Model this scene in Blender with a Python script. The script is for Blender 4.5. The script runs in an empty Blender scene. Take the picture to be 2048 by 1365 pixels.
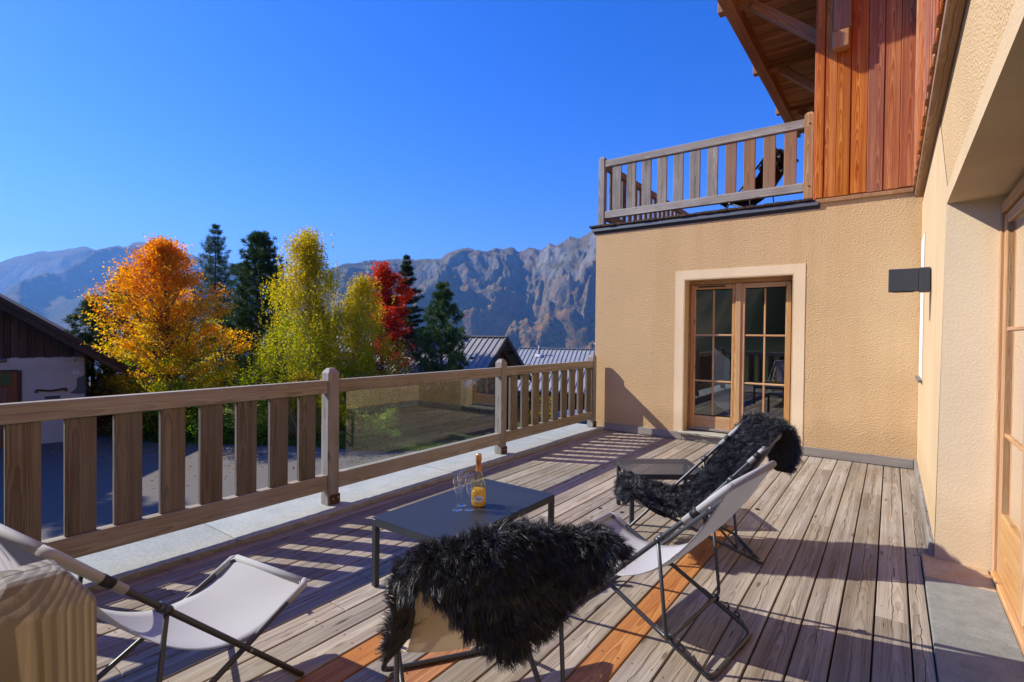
import bpy, bmesh, math, random
import numpy as np
from mathutils import Vector, Matrix, noise as mn

random.seed(7)
S = bpy.context.scene
COL = S.collection

# ------------------------------------------------------------------ camera
cam = bpy.data.cameras.new('camera')
cam.sensor_width = 36.0
cam.lens = 36.0 * 1035.9 / 2048.0
cam.clip_start = 0.05
cam.clip_end = 60000
cam.dof.use_dof = True
cam.dof.focus_distance = 4.0
cam.dof.aperture_fstop = 13.0
camo = bpy.data.objects.new('camera', cam)
COL.objects.link(camo)
_y = Vector((759.0, 5.0, -1035.9)).normalized()        # world +Y seen from the camera
_x = -Vector((-1414.0, 28.5, -1035.9)).normalized()    # world +X
_x = (_x - _y * _x.dot(_y)).normalized()
_z = _x.cross(_y)
M = Matrix((_x, _y, _z)).to_4x4()
M.translation = Vector((0, 0, 1.40))
camo.matrix_world = M
S.camera = camo

# ------------------------------------------------------------------ light
SUN_DIR = Vector((-1.0, -0.455, 0.855)).normalized()   # towards the sun
EL = math.asin(SUN_DIR.z)
AZ = math.atan2(SUN_DIR.x, SUN_DIR.y)
w = bpy.data.worlds.new('World'); S.world = w; w.use_nodes = True
nt = w.node_tree; nt.nodes.clear()
sky = nt.nodes.new('ShaderNodeTexSky'); sky.sky_type = 'NISHITA'; sky.sun_disc = False
sky.sun_elevation = EL; sky.sun_rotation = AZ
sky.altitude = 1500; sky.air_density = 0.85; sky.dust_density = 0.4; sky.ozone_density = 3.0
hsv = nt.nodes.new('ShaderNodeHueSaturation'); hsv.inputs['Saturation'].default_value = 1.38; hsv.inputs['Hue'].default_value = .523
bg = nt.nodes.new('ShaderNodeBackground'); bg.inputs['Strength'].default_value = 0.13
wo = nt.nodes.new('ShaderNodeOutputWorld')
nt.links.new(sky.outputs[0], hsv.inputs['Color'])
nt.links.new(hsv.outputs[0], bg.inputs[0]); nt.links.new(bg.outputs[0], wo.inputs[0])
sun = bpy.data.lights.new('sun', 'SUN'); sun.energy = 3.6; sun.angle = math.radians(0.5)
sun.color = (1.0, 0.93, 0.79)
so = bpy.data.objects.new('sun', sun); COL.objects.link(so)
so.rotation_euler = SUN_DIR.to_track_quat('Z', 'Y').to_euler()
S.view_settings.view_transform = 'Standard'; S.view_settings.look = 'None'
S.view_settings.exposure = 1.2; S.view_settings.gamma = 1.0
S.view_settings.use_curve_mapping = False
S.cycles.volume_bounces = 0
S.cycles.max_bounces = 6; S.cycles.diffuse_bounces = 3; S.cycles.glossy_bounces = 3; S.cycles.transmission_bounces = 4
S.cycles.transparent_max_bounces = 14
S.cycles.caustics_reflective = False; S.cycles.caustics_refractive = False

# ------------------------------------------------------------------ helpers
WORLD = [True]      # True: parts are given in world coordinates, False: in their parent's own
def wmat(o):
    m = o.matrix_basis.copy()
    return m if o.parent is None else wmat(o.parent) @ o.matrix_parent_inverse @ m

def link(o, parent=None):
    COL.objects.link(o)
    if parent is not None:
        o.parent = parent
        o.matrix_parent_inverse = wmat(parent).inverted() if WORLD[0] else Matrix.Identity(4)
    return o

def tag(o, label=None, cat=None, group=None, kind=None):
    if label: o['label'] = label
    if cat: o['category'] = cat
    if group: o['group'] = group
    if kind: o['kind'] = kind
    return o

def thing(name, label, cat, loc=(0, 0, 0), rz=0.0, group=None):
    o = bpy.data.objects.new(name, None); COL.objects.link(o)
    o.empty_display_size = 0.1
    o.location = loc; o.rotation_euler = (0, 0, rz)
    return tag(o, label, cat, group)

def mesh_np(name, verts, faces, mat=None, parent=None, smooth=False, colors=None):
    """verts (N,3), faces (M,k) all the same size; colors (M,3) per face"""
    verts = np.asarray(verts, dtype=np.float32); faces = np.asarray(faces, dtype=np.int32)
    me = bpy.data.meshes.new(name)
    k = faces.shape[1]
    me.vertices.add(len(verts)); me.vertices.foreach_set('co', verts.ravel())
    me.loops.add(faces.size); me.loops.foreach_set('vertex_index', faces.ravel())
    me.polygons.add(len(faces))
    me.polygons.foreach_set('loop_start', np.arange(0, faces.size, k, dtype=np.int32))
    me.polygons.foreach_set('loop_total', np.full(len(faces), k, dtype=np.int32))
    if smooth: me.polygons.foreach_set('use_smooth', np.ones(len(faces), dtype=bool))
    if colors is not None:
        at = me.attributes.new('tint', 'FLOAT_COLOR', 'FACE')
        c4 = np.ones((len(faces), 4), dtype=np.float32); c4[:, :3] = colors
        at.data.foreach_set('color', c4.ravel())
    me.update(calc_edges=True); me.validate()
    if mat: me.materials.append(mat)
    o = bpy.data.objects.new(name, me)
    return link(o, parent)

def mesh_py(name, verts, faces, mat=None, parent=None, smooth=False, loc=None):
    me = bpy.data.meshes.new(name); me.from_pydata([tuple(v) for v in verts], [], faces); me.update()
    if smooth:
        for p in me.polygons: p.use_smooth = True
    if mat: me.materials.append(mat)
    o = bpy.data.objects.new(name, me)
    if loc is not None: o.location = loc
    return link(o, parent)

_bc = {}
def box_mesh(dx, dy, dz, bev, mat):
    key = (round(dx, 4), round(dy, 4), round(dz, 4), round(bev, 4), mat.name)
    if key in _bc: return _bc[key]
    bm = bmesh.new(); bmesh.ops.create_cube(bm, size=1.0)
    for v in bm.verts: v.co = Vector((v.co.x * dx, v.co.y * dy, v.co.z * dz))
    if bev > 0: bmesh.ops.bevel(bm, geom=bm.edges[:], offset=bev, segments=1, affect='EDGES', profile=0.5)
    me = bpy.data.meshes.new('box'); bm.to_mesh(me); bm.free(); me.materials.append(mat)
    _bc[key] = me
    return me

def box(name, lo, hi, mat, parent=None, bev=0.004, rot=None):
    d = [hi[i] - lo[i] for i in range(3)]
    o = bpy.data.objects.new(name, box_mesh(d[0], d[1], d[2], min(bev, min(d) * 0.3), mat))
    o.location = [(hi[i] + lo[i]) / 2 for i in range(3)]
    if rot: o.rotation_euler = rot
    return link(o, parent)

def boxc(name, c, d, mat, parent=None, bev=0.004, rot=None):
    return box(name, [c[i] - d[i] / 2 for i in range(3)], [c[i] + d[i] / 2 for i in range(3)], mat, parent, bev, rot)

def beam(name, a, b, wd, ht, mat, parent=None, bev=0.006, up=(0, 0, 1)):
    """a rectangular beam from a to b; local Y along it"""
    a, b = Vector(a), Vector(b); d = b - a; L = d.length; y = d.normalized()
    x = y.cross(Vector(up)).normalized(); z = x.cross(y)
    o = bpy.data.objects.new(name, box_mesh(wd, L, ht, bev, mat))
    m = Matrix((x, y, z)).transposed().to_4x4(); m.translation = (a + b) / 2
    o.matrix_basis = m
    return link(o, parent)

def round_path(pts, r, n=4):
    pts = [Vector(p) for p in pts]; out = [pts[0]]
    for i in range(1, len(pts) - 1):
        p, a, b = pts[i], pts[i - 1], pts[i + 1]
        da, db = (a - p), (b - p); rr = min(r, da.length * .45, db.length * .45)
        s, e = p + da.normalized() * rr, p + db.normalized() * rr
        for k in range(n + 1):
            t = k / n
            out.append(s * (1 - t) ** 2 + p * 2 * t * (1 - t) + e * t * t)
    out.append(pts[-1]); return out

def tube_data(pts, rad, segs=8, caps=True):
    pts = [Vector(p) for p in pts]; n = len(pts)
    if not hasattr(rad, '__len__'): rad = [rad] * n
    V, F = [], []
    t0 = (pts[1] - pts[0]).normalized()
    ref = Vector((0, 0, 1)) if abs(t0.z) < .9 else Vector((1, 0, 0))
    u = t0.cross(ref).normalized()
    for i, p in enumerate(pts):
        t = (pts[min(i + 1, n - 1)] - pts[max(i - 1, 0)]).normalized()
        u = (u - t * u.dot(t)).normalized(); v = t.cross(u)
        for k in range(segs):
            a = 2 * math.pi * k / segs
            V.append(p + (u * math.cos(a) + v * math.sin(a)) * rad[i])
    for i in range(n - 1):
        for k in range(segs):
            a = i * segs + k; b = i * segs + (k + 1) % segs
            F.append((a, b, b + segs, a + segs))
    if caps:
        F.append(tuple(range(segs - 1, -1, -1))); F.append(tuple(range((n - 1) * segs, n * segs)))
    return V, F

def tube(name, pts, rad, mat, parent=None, segs=8, rnd=0, caps=True):
    if rnd: pts = round_path(pts, rnd)
    V, F = tube_data(pts, rad, segs, caps)
    return mesh_py(name, V, F, mat, parent, smooth=True)

def join_data(parts):
    V, F = [], []
    for v, f in parts:
        o = len(V); V += list(v); F += [tuple(i + o for i in q) for q in f]
    return V, F

def lathe(name, prof, mat, parent=None, segs=24, loc=None):
    V, F = [], []; n = len(prof)
    for (r, z) in prof:
        for k in range(segs):
            a = 2 * math.pi * k / segs; V.append((r * math.cos(a), r * math.sin(a), z))
    for i in range(n - 1):
        for k in range(segs):
            a = i * segs + k; b = i * segs + (k + 1) % segs
            F.append((a, b, b + segs, a + segs))
    return mesh_py(name, V, F, mat, parent, smooth=True, loc=loc)

def prism(name, poly, y0, y1, mat, parent=None):
    """polygon of (x,z) extruded along y"""
    n = len(poly)
    V = [(p[0], y0, p[1]) for p in poly] + [(p[0], y1, p[1]) for p in poly]
    F = [tuple(range(n)), tuple(range(2 * n - 1, n - 1, -1))] + [(i, i + n, (i + 1) % n + n, (i + 1) % n) for i in range(n)]
    o = mesh_py(name, V, F, mat, parent)
    bm = bmesh.new(); bm.from_mesh(o.data); bmesh.ops.recalc_face_normals(bm, faces=bm.faces); bm.to_mesh(o.data); bm.free()
    return o

# ------------------------------------------------------------------ materials
MATS = {}
class NT:
    def __init__(s, name):
        s.m = bpy.data.materials.new(name); s.m.use_nodes = True; s.t = s.m.node_tree
        s.t.nodes.clear(); s.out = s.n('ShaderNodeOutputMaterial'); MATS[name] = s.m
    def n(s, ty, **kw):
        nd = s.t.nodes.new(ty)
        for k, v in kw.items(): setattr(nd, k, v)
        return nd
    def set(s, nd, key, v):
        if isinstance(v, bpy.types.NodeSocket): s.t.links.new(v, nd.inputs[key])
        else: nd.inputs[key].default_value = v
    def noise(s, vec, scale=5, detail=4, rough=.55, dist=0.0, out=0):
        nd = s.n('ShaderNodeTexNoise'); s.set(nd, 'Vector', vec); s.set(nd, 'Scale', scale)
        s.set(nd, 'Detail', detail); s.set(nd, 'Roughness', rough); s.set(nd, 'Distortion', dist)
        return nd.outputs[out]
    def voro(s, vec, scale=5, feature='F1', out='Distance'):
        nd = s.n('ShaderNodeTexVoronoi', feature=feature); s.set(nd, 'Vector', vec); s.set(nd, 'Scale', scale)
        return nd.outputs[out]
    def map(s, vec, scale=(1, 1, 1), loc=(0, 0, 0), rot=(0, 0, 0)):
        nd = s.n('ShaderNodeMapping'); s.set(nd, 'Vector', vec); s.set(nd, 'Scale', scale); s.set(nd, 'Location', loc); s.set(nd, 'Rotation', rot)
        return nd.outputs[0]
    def ramp(s, fac, stops, interp='LINEAR'):
        nd = s.n('ShaderNodeValToRGB'); s.set(nd, 'Fac', fac); cr = nd.color_ramp; cr.interpolation = interp
        while len(cr.elements) < len(stops): cr.elements.new(.5)
        for e, (p, c) in zip(cr.elements, stops):
            e.position = p; e.color = (c, c, c, 1) if not hasattr(c, '__len__') else (*c[:3], 1)
        return nd.outputs[0]
    def mix(s, fac, a, b, mode='MIX'):
        nd = s.n('ShaderNodeMix', data_type='RGBA', blend_type=mode)
        s.set(nd, 0, fac)
        for i, v in ((6, a), (7, b)):
            if not isinstance(v, bpy.types.NodeSocket) and len(v) == 3: v = (*v, 1)
            s.set(nd, i, v)
        return nd.outputs[2]
    def math(s, op, a, b=0.0, c=None):
        nd = s.n('ShaderNodeMath', operation=op); s.set(nd, 0, a); s.set(nd, 1, b)
        if c is not None: s.set(nd, 2, c)
        return nd.outputs[0]
    def vmath(s, op, a, b=(0, 0, 0)):
        nd = s.n('ShaderNodeVectorMath', operation=op); s.set(nd, 0, a); s.set(nd, 1, b); return nd.outputs[0]
    def bump(s, h, strength=.5, dist=.01, normal=None):
        nd = s.n('ShaderNodeBump'); s.set(nd, 'Height', h); s.set(nd, 'Strength', strength); s.set(nd, 'Distance', dist)
        if normal is not None: s.set(nd, 'Normal', normal)
        return nd.outputs[0]
    def hsv(s, col, h=.5, sat=1.0, v=1.0):
        nd = s.n('ShaderNodeHueSaturation'); s.set(nd, 'Color', col); s.set(nd, 'Hue', h); s.set(nd, 'Saturation', sat); s.set(nd, 'Value', v)
        return nd.outputs[0]
    def rand(s):
        return s.n('ShaderNodeObjectInfo').outputs['Random']
    def obj(s): return s.n('ShaderNodeTexCoord').outputs['Object']
    def pos(s): return s.n('ShaderNodeNewGeometry').outputs['Position']
    def bsdf(s, col, rough=.7, metal=0.0, normal=None, spec=.5, **kw):
        b = s.n('ShaderNodeBsdfPrincipled')
        if not isinstance(col, bpy.types.NodeSocket) and len(col) == 3: col = (*col, 1)
        s.set(b, 'Base Color', col); s.set(b, 'Roughness', rough); s.set(b, 'Metallic', metal); s.set(b, 'Specular IOR Level', spec)
        if normal is not None: s.set(b, 'Normal', normal)
        for k, v in kw.items(): s.set(b, k, v)
        return b.outputs[0]
    def done(s, sh): s.t.links.new(sh, s.out.inputs['Surface']); return s.m

def plain(name, col, rough=.6, metal=0.0, spec=.5, **kw):
    t = NT(name); return t.done(t.bsdf(col, rough, metal, spec=spec, **kw))

def wood(name, light, dark, axis='Y', crack=.5, grey=0.0, rough=.75, var=.12, ring=1.0, satvar=.1, half=.07, wobble=7.0, relief=.6):
    """flat-sawn softwood; grain along the object's own axis, nested growth arches, checks and knots"""
    t = NT(name)
    r = t.rand(); r2 = t.math('FRACT', t.math('MULTIPLY', r, 7.31)); r3 = t.math('FRACT', t.math('MULTIPLY', r, 13.7))
    off = t.n('ShaderNodeCombineXYZ')
    for i, k in enumerate((37.0, 91.0, 53.0)): t.set(off, i, t.math('MULTIPLY', r, k))
    o = t.obj(); v = t.vmath('ADD', o, off.outputs[0])
    sc = lambda along, across: tuple(along if a == axis else across for a in 'XYZ')
    so_ = t.n('ShaderNodeSeparateXYZ'); t.set(so_, 0, o); sv = t.n('ShaderNodeSeparateXYZ'); t.set(sv, 0, v)
    acr = [i for i, a in enumerate('XYZ') if a != axis]; al = 'XYZ'.index(axis)
    a0 = so_.outputs[acr[0]]; a1 = so_.outputs[acr[1]]; along = sv.outputs[al]
    wob = t.noise(t.map(v, sc(1.1, 3)), 1.0, 3, .55)
    c0 = t.math('ADD', a0, t.math('MULTIPLY', t.math('SUBTRACT', r3, .5), half * .9))
    c1 = t.math('ADD', a1, .03)
    q = t.math('ADD', t.math('MULTIPLY', t.math('MULTIPLY', c0, c0), 1.0), t.math('MULTIPLY', t.math('MULTIPLY', c1, c1), .8))
    rr = t.math('ADD', t.math('MULTIPLY', q, 1300.0), t.math('ADD', t.math('MULTIPLY', along, 2.1), t.math('MULTIPLY', wob, wobble)))
    rings = t.ramp(t.math('FRACT', rr), [(0, .1), (.55, .45), (.86, 1), (1, .1)])
    streak = t.noise(t.map(v, sc(.55, 38)), 1.0, 4, .6)
    fine = t.noise(t.map(v, sc(5, 190)), 1.0, 3, .65)
    broad = t.noise(t.map(v, sc(.9, 7)), 1.0, 3)
    d = t.math('ADD', t.math('MULTIPLY', rings, .40 * ring), t.math('ADD', t.math('MULTIPLY', streak, .75), t.math('ADD', t.math('MULTIPLY', broad, .45), t.math('MULTIPLY', fine, .30))))
    col = t.mix(t.ramp(d, [(.45, 0), (1.25, 1)]), light, dark)
    stain = t.noise(t.map(v, sc(1.2, 2.6)), 1.3, 4, .6)
    lum = tuple(sum(light) / 3 * k for k in (.99, .99, 1.02))
    col = t.mix(t.math('MULTIPLY', t.ramp(stain, [(.35, 0), (.7, 1)]), grey), col, lum)
    knot = t.voro(t.map(v, sc(1.3, 5.0)), 1.6)
    knm = t.ramp(knot, [(.05, 1), (.085, .35), (.12, 0)])
    col = t.mix(t.math('MULTIPLY', knm, .75), col, tuple(c * .35 for c in dark))
    # drying checks: thin wandering dark lines and a scatter of short splits
    cw = t.noise(t.map(v, sc(3.5, .0)), 1.0, 4, .7); cg = t.noise(t.map(v, sc(.9, .0), (5, 5, 5)), 1.0, 2)
    ln = t.math('ABSOLUTE', t.math('SUBTRACT', a0, t.math('MULTIPLY', t.math('SUBTRACT', cw, .5), half * .75)))
    l1 = t.math('MULTIPLY', t.ramp(t.math('MULTIPLY', ln, 100.0), [(.10, 1), (.22, 0)]), t.ramp(cg, [(.44, 0), (.52, 1)]))
    sp = t.noise(t.map(v, sc(2.2, 55)), 1.0, 3, .6, .3); l2 = t.ramp(sp, [(.27, 1), (.32, 0)])
    chk = t.math('MULTIPLY', t.math('MAXIMUM', l1, l2), crack)
    col = t.mix(chk, col, tuple(c * .16 for c in dark))
    col = t.hsv(col, t.math('MULTIPLY_ADD', r3, .009, .4955), t.math('MULTIPLY_ADD', r, satvar * 2, 1 - satvar), t.math('MULTIPLY_ADD', r2, var * 2, 1 - var))
    h = t.math('SUBTRACT', t.math('MULTIPLY', d, -.6), t.math('MULTIPLY', chk, 1.5))
    return t.done(t.bsdf(col, rough, normal=t.bump(h, relief, .003), spec=.3))

W_DECK = wood('wood_deck', (.52, .445, .35), (.165, .125, .086), 'Y', .95, .25, var=.19, ring=.55)
W_NEW = wood('wood_deck_new', (.66, .36, .15), (.33, .13, .045), 'Y', .3, 0, rough=.6, var=.06, ring=.9)
W_RAIL = wood('wood_rail', (.50, .44, .315), (.20, .165, .108), 'Y', .5, .4, ring=.6, var=.1, half=.05)
W_RAILX = wood('wood_rail_x', (.50, .455, .40), (.19, .16, .13), 'X', .7, .6, ring=.7, var=.1, half=.05)
W_POST = wood('wood_post', (.50, .47, .39), (.19, .168, .13), 'Z', .6, .5, ring=.9, half=.05)
W_POSTN = wood('wood_near_post', (.47, .43, .34), (.12, .10, .075), 'Z', .9, .35, ring=1.1, half=.05, wobble=1.6, relief=.35)
W_BAL = wood('wood_baluster', (.33, .285, .205), (.115, .092, .062), 'Z', .45, .3, ring=.8, var=.14)
W_GREY = wood('wood_grey', (.47, .425, .365), (.16, .135, .11), 'Z', .7, .6, var=.16)
W_CLAD = wood('wood_cladding', (.84, .39, .125), (.34, .08, .016), 'Z', .25, 0, rough=.5, var=.22, ring=.9, satvar=.12)
W_TRIM = wood('wood_larch', (.70, .46, .23), (.36, .18, .07), 'Z', .3, .1, rough=.55, var=.08)
W_BEAM = wood('wood_beam', (.62, .38, .19), (.28, .125, .05), 'Y', .6, .1, rough=.6, var=.15)
W_SOFF = wood('wood_soffit', (.66, .43, .22), (.32, .17, .075), 'X', .5, .1, rough=.65, var=.2)
W_DARK = wood('wood_dark', (.22, .11, .06), (.06, .03, .02), 'Z', .5, .05, var=.3)
W_DARKY = wood('wood_dark_y', (.17, .10, .065), (.035, .02, .014), 'Y', .5, .05, var=.2)
W_DOOR = wood('wood_door', (.42, .17, .065), (.20, .07, .028), 'Z', .2, 0, var=.08)
W_WIN = wood('wood_window', (.78, .53, .27), (.46, .23, .085), 'Z', .25, .1, rough=.5, var=.07)
W_WINX = wood('wood_window_x', (.78, .53, .27), (.46, .23, .085), 'X', .25, .1, rough=.5, var=.07)
W_BEAMZ = wood('wood_warm_baluster', (.46, .27, .14), (.24, .12, .06), 'Z', .5, .25, var=.12)
W_SKIRT = wood('wood_skirting', (.42, .38, .335), (.21, .18, .15), 'X', .7, .5)
W_SKIRTY = wood('wood_skirting_y', (.42, .38, .335), (.21, .18, .15), 'Y', .7, .5)

def stucco(name, col, amt, scale, coldark=None):
    t = NT(name); p = t.pos()
    a = t.noise(p, scale, 4, .65, .15); b = t.voro(p, scale * 1.3)
    big = t.noise(p, .9, 4, .6); mid = t.noise(p, 5, 3)
    cd = coldark or tuple(c * .86 for c in col)
    c = t.mix(t.ramp(big, [(.3, 0), (.7, 1)]), cd, col)
    c = t.mix(t.math('MULTIPLY', mid, .25), c, tuple(x * .85 for x in col))
    streak = t.noise(t.map(p, (3.5, 3.5, .25)), 1.0, 4, .6)
    c = t.mix(t.math('MULTIPLY', t.ramp(streak, [(.50, 0), (.75, 1)]), .42), c, tuple(x * k for x, k in zip(col, (.78, .70, .60))))
    sz_ = t.n('ShaderNodeSeparateXYZ'); t.set(sz_, 0, p)
    spl = t.math('ADD', sz_.outputs[2], t.math('MULTIPLY', t.noise(p, 2.2, 5, .7), -.55))
    c = t.mix(t.math('MULTIPLY', t.ramp(spl, [(-.0, 1), (.18, 0)]), .35), c, tuple(x * k for x, k in zip(col, (.62, .58, .54))))
    h = t.math('ADD', t.math('MULTIPLY', a, .9), t.math('MULTIPLY', b, .6))
    return t.done(t.bsdf(c, .92, normal=t.bump(h, amt, .02), spec=.15))
STUCCO = stucco('stucco', (.68, .475, .26), .55, 66)
SMOOTH = stucco('smooth_render', (.66, .495, .30), .15, 45)
SURR = stucco('door_surround', (.84, .68, .46), .12, 45)
ROUGHC = stucco('reveal_render', (.78, .62, .42), .10, 60)
PLASTER = stucco('old_plaster', (.68, .585, .50), .3, 14, (.58, .48, .40))
CREAM = stucco('cream_render', (.55, .43, .27), .3, 10)

def stone(name, c1, c2, scale=6, bump=.6, rough=.8):
    t = NT(name); r = t.rand(); p = t.vmath('ADD', t.obj(), t.vmath('SCALE', (1, 1, 1)))
    p = t.pos()
    a = t.noise(p, scale, 6, .65); b = t.noise(p, scale * 9, 4, .7)
    c = t.mix(t.ramp(a, [(.3, 0), (.72, 1)]), c1, c2)
    c = t.mix(t.math('MULTIPLY', t.ramp(b, [(.35, 1), (.6, 0)]), .4), c, tuple(x * .55 for x in c1))
    c = t.hsv(c, .5, 1.0, t.math('MULTIPLY_ADD', r, .22, .89))
    h = t.math('ADD', t.math('MULTIPLY', a, .6), t.math('MULTIPLY', b, .6))
    return t.done(t.bsdf(c, rough, normal=t.bump(h, bump, .008), spec=.35))
LEDGE = stone('ledge_stone', (.33, .36, .345), (.44, .455, .425), 5)
SLATE = stone('slate', (.20, .21, .195), (.31, .315, .295), 14, .6)
RUST = stone('rust_quartzite', (.52, .31, .15), (.50, .44, .34), 7, .4)
SILLST = stone('sill_stone', (.36, .36, .30), (.46, .44, .36), 8, .5)

def leafmat(name, trans=.52, rough=.55):
    t = NT(name)
    at = t.n('ShaderNodeAttribute', attribute_name='tint'); c = at.outputs['Color']
    d = t.bsdf(c, rough, spec=.25)
    tr = t.n('ShaderNodeBsdfTranslucent'); t.set(tr, 'Color', t.hsv(c, .5, 1.05, 1.5))
    mx = t.n('ShaderNodeMixShader'); t.set(mx, 0, trans); t.t.links.new(d, mx.inputs[1]); t.t.links.new(tr.outputs[0], mx.inputs[2])
    return t.done(mx.outputs[0])
LEAF = leafmat('leaf'); NEEDLE = leafmat('needle', .15, .6); GRASS = leafmat('grass', .35)

def barkm(name, c1, c2, sc=(14, 14, 3)):
    t = NT(name); p = t.pos(); a = t.noise(t.map(p, sc), 1.0, 5, .65)
    return t.done(t.bsdf(t.mix(t.ramp(a, [(.35, 0), (.65, 1)]), c1, c2), .9, normal=t.bump(a, .8, .03), spec=.2))
BARK = barkm('bark', (.06, .045, .035), (.17, .14, .115))
BIRCHB = barkm('birch_bark', (.09, .075, .06), (.55, .52, .47), (5, 5, 9))

def fabric(name, c, c2):
    t = NT(name); o = t.obj()
    wv = t.n('ShaderNodeTexChecker'); t.set(wv, 'Vector', o); t.set(wv, 'Scale', 260.0)
    nz = t.noise(o, 5, 3)
    col = t.mix(wv.outputs['Fac'], c, c2)
    col = t.mix(t.math('MULTIPLY', nz, .2), col, tuple(x * .8 for x in c))
    d = t.bsdf(col, .75, spec=.25, normal=t.bump(wv.outputs['Fac'], .3, .001))
    tr = t.n('ShaderNodeBsdfTranslucent'); t.set(tr, 'Color', (*[x * .9 for x in c], 1))
    mx = t.n('ShaderNodeMixShader'); t.set(mx, 0, .22); t.t.links.new(d, mx.inputs[1]); t.t.links.new(tr.outputs[0], mx.inputs[2])
    tp = t.n('ShaderNodeBsdfTransparent'); m2 = t.n('ShaderNodeMixShader'); t.set(m2, 0, .17)
    t.t.links.new(mx.outputs[0], m2.inputs[1]); t.t.links.new(tp.outputs[0], m2.inputs[2])
    return t.done(m2.outputs[0])
SLING = fabric('sling_grey', (.60, .60, .61), (.48, .48, .49))
SLING_DARK = fabric('sling_black', (.02, .02, .023), (.03, .03, .034))
SLING_SAND = fabric('sling_sand', (.68, .57, .40), (.58, .48, .33))
TUBE = plain('tube_metal', (.075, .078, .085), .38, .6)
DARKMET = plain('anthracite', (.045, .052, .062), .5, .2)
ZINC = plain('zinc_flashing', (.16, .175, .20), .5, .6)
TAR = plain('dark_edge', (.03, .032, .036), .7)
RUSTY = plain('rusty_plate', (.10, .045, .028), .7, .3)
BOLT = plain('bolt_steel', (.45, .40, .36), .4, .9)
BLACK = plain('black_iron', (.012, .012, .012), .6)
WHITE = plain('white_paint', (.78, .78, .76), .5)
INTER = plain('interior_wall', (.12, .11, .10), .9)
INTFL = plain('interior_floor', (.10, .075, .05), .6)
RUBBER = plain('rubber', (.02, .02, .02), .8)

def thinglass(name, tint=(1, 1, 1), refl=1.0, rough=0.0):
    t = NT(name)
    lw = t.n('ShaderNodeLayerWeight'); t.set(lw, 'Blend', .5)
    f = t.math('MULTIPLY_ADD', t.math('POWER', lw.outputs['Facing'], 5.0), .95, .042)
    f = t.math('MINIMUM', t.math('MULTIPLY', f, refl), 1.0)
    tp = t.n('ShaderNodeBsdfTransparent'); t.set(tp, 'Color', (*tint, 1))
    gl = t.n('ShaderNodeBsdfGlossy'); t.set(gl, 'Roughness', rough); t.set(gl, 'Color', (1, 1, 1, 1))
    mx = t.n('ShaderNodeMixShader'); t.set(mx, 0, f); t.t.links.new(tp.outputs[0], mx.inputs[1]); t.t.links.new(gl.outputs[0], mx.inputs[2])
    return t.done(mx.outputs[0])
GLASS = thinglass('pane_glass', (.93, .97, .94), 1.6)
PANE = thinglass('window_glass', (.80, .85, .82), 3.6)
CRYSTAL = thinglass('flute_glass', (.95, .96, .975), 2.6)
CARGLASS = plain('car_glass', (.02, .025, .03), .08, 0, 1.0)

def perforated():
    t = NT('perforated_steel'); o = t.obj()
    m = t.map(o, (64, 64, 0), rot=(0, 0, 0))
    fr = t.n('ShaderNodeVectorMath', operation='FRACTION'); t.set(fr, 0, m)
    d = t.n('ShaderNodeVectorMath', operation='DISTANCE'); t.set(d, 0, fr.outputs[0]); t.set(d, 1, (.5, .5, 0))
    mask = t.math('LESS_THAN', d.outputs['Value'], .33)
    b = t.bsdf((.05, .056, .068), .42, .3, spec=.5)
    tp = t.n('ShaderNodeBsdfTransparent')
    mx = t.n('ShaderNodeMixShader'); t.set(mx, 0, mask); t.t.links.new(b, mx.inputs[1]); t.t.links.new(tp.outputs[0], mx.inputs[2])
    return t.done(mx.outputs[0])
PERF = perforated()

def asphalt():
    t = NT('asphalt'); p = t.pos(); a = t.noise(p, 70, 4, .7); b = t.noise(p, .6, 5, .6)
    c = t.mix(t.ramp(a, [(.35, 0), (.7, 1)]), (.085, .075, .066), (.20, .178, .155))
    c = t.mix(t.math('MULTIPLY', b, .5), c, (.165, .148, .13))
    return t.done(t.bsdf(c, .85, normal=t.bump(a, .5, .01), spec=.3))
ASPH = asphalt()

def groundm():
    t = NT('meadow'); p = t.pos(); a = t.noise(p, .25, 6, .65); b = t.noise(p, 5, 5, .7)
    c = t.mix(t.ramp(a, [(.35, 0), (.65, 1)]), (.075, .14, .025), (.15, .15, .05))
    c = t.mix(t.ramp(b, [(.4, 0), (.7, 1)]), c, (.06, .085, .025))
    ln_ = t.n('ShaderNodeVectorMath', operation='LENGTH'); t.set(ln_, 0, p)      # mown verge near the house, dry autumn pasture on the hillside
    c = t.mix(t.ramp(t.math('DIVIDE', ln_.outputs['Value'], 100.0), [(.24, 0), (.36, 1)]), c, t.mix(t.ramp(t.noise(p, .06, 6, .65), [(.42, 0), (.58, 1)]), (.030, .036, .022), (.105, .085, .05)))
    return t.done(t.bsdf(c, .95, normal=t.bump(b, .6, .1), spec=.1))
GROUND = groundm()

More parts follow.
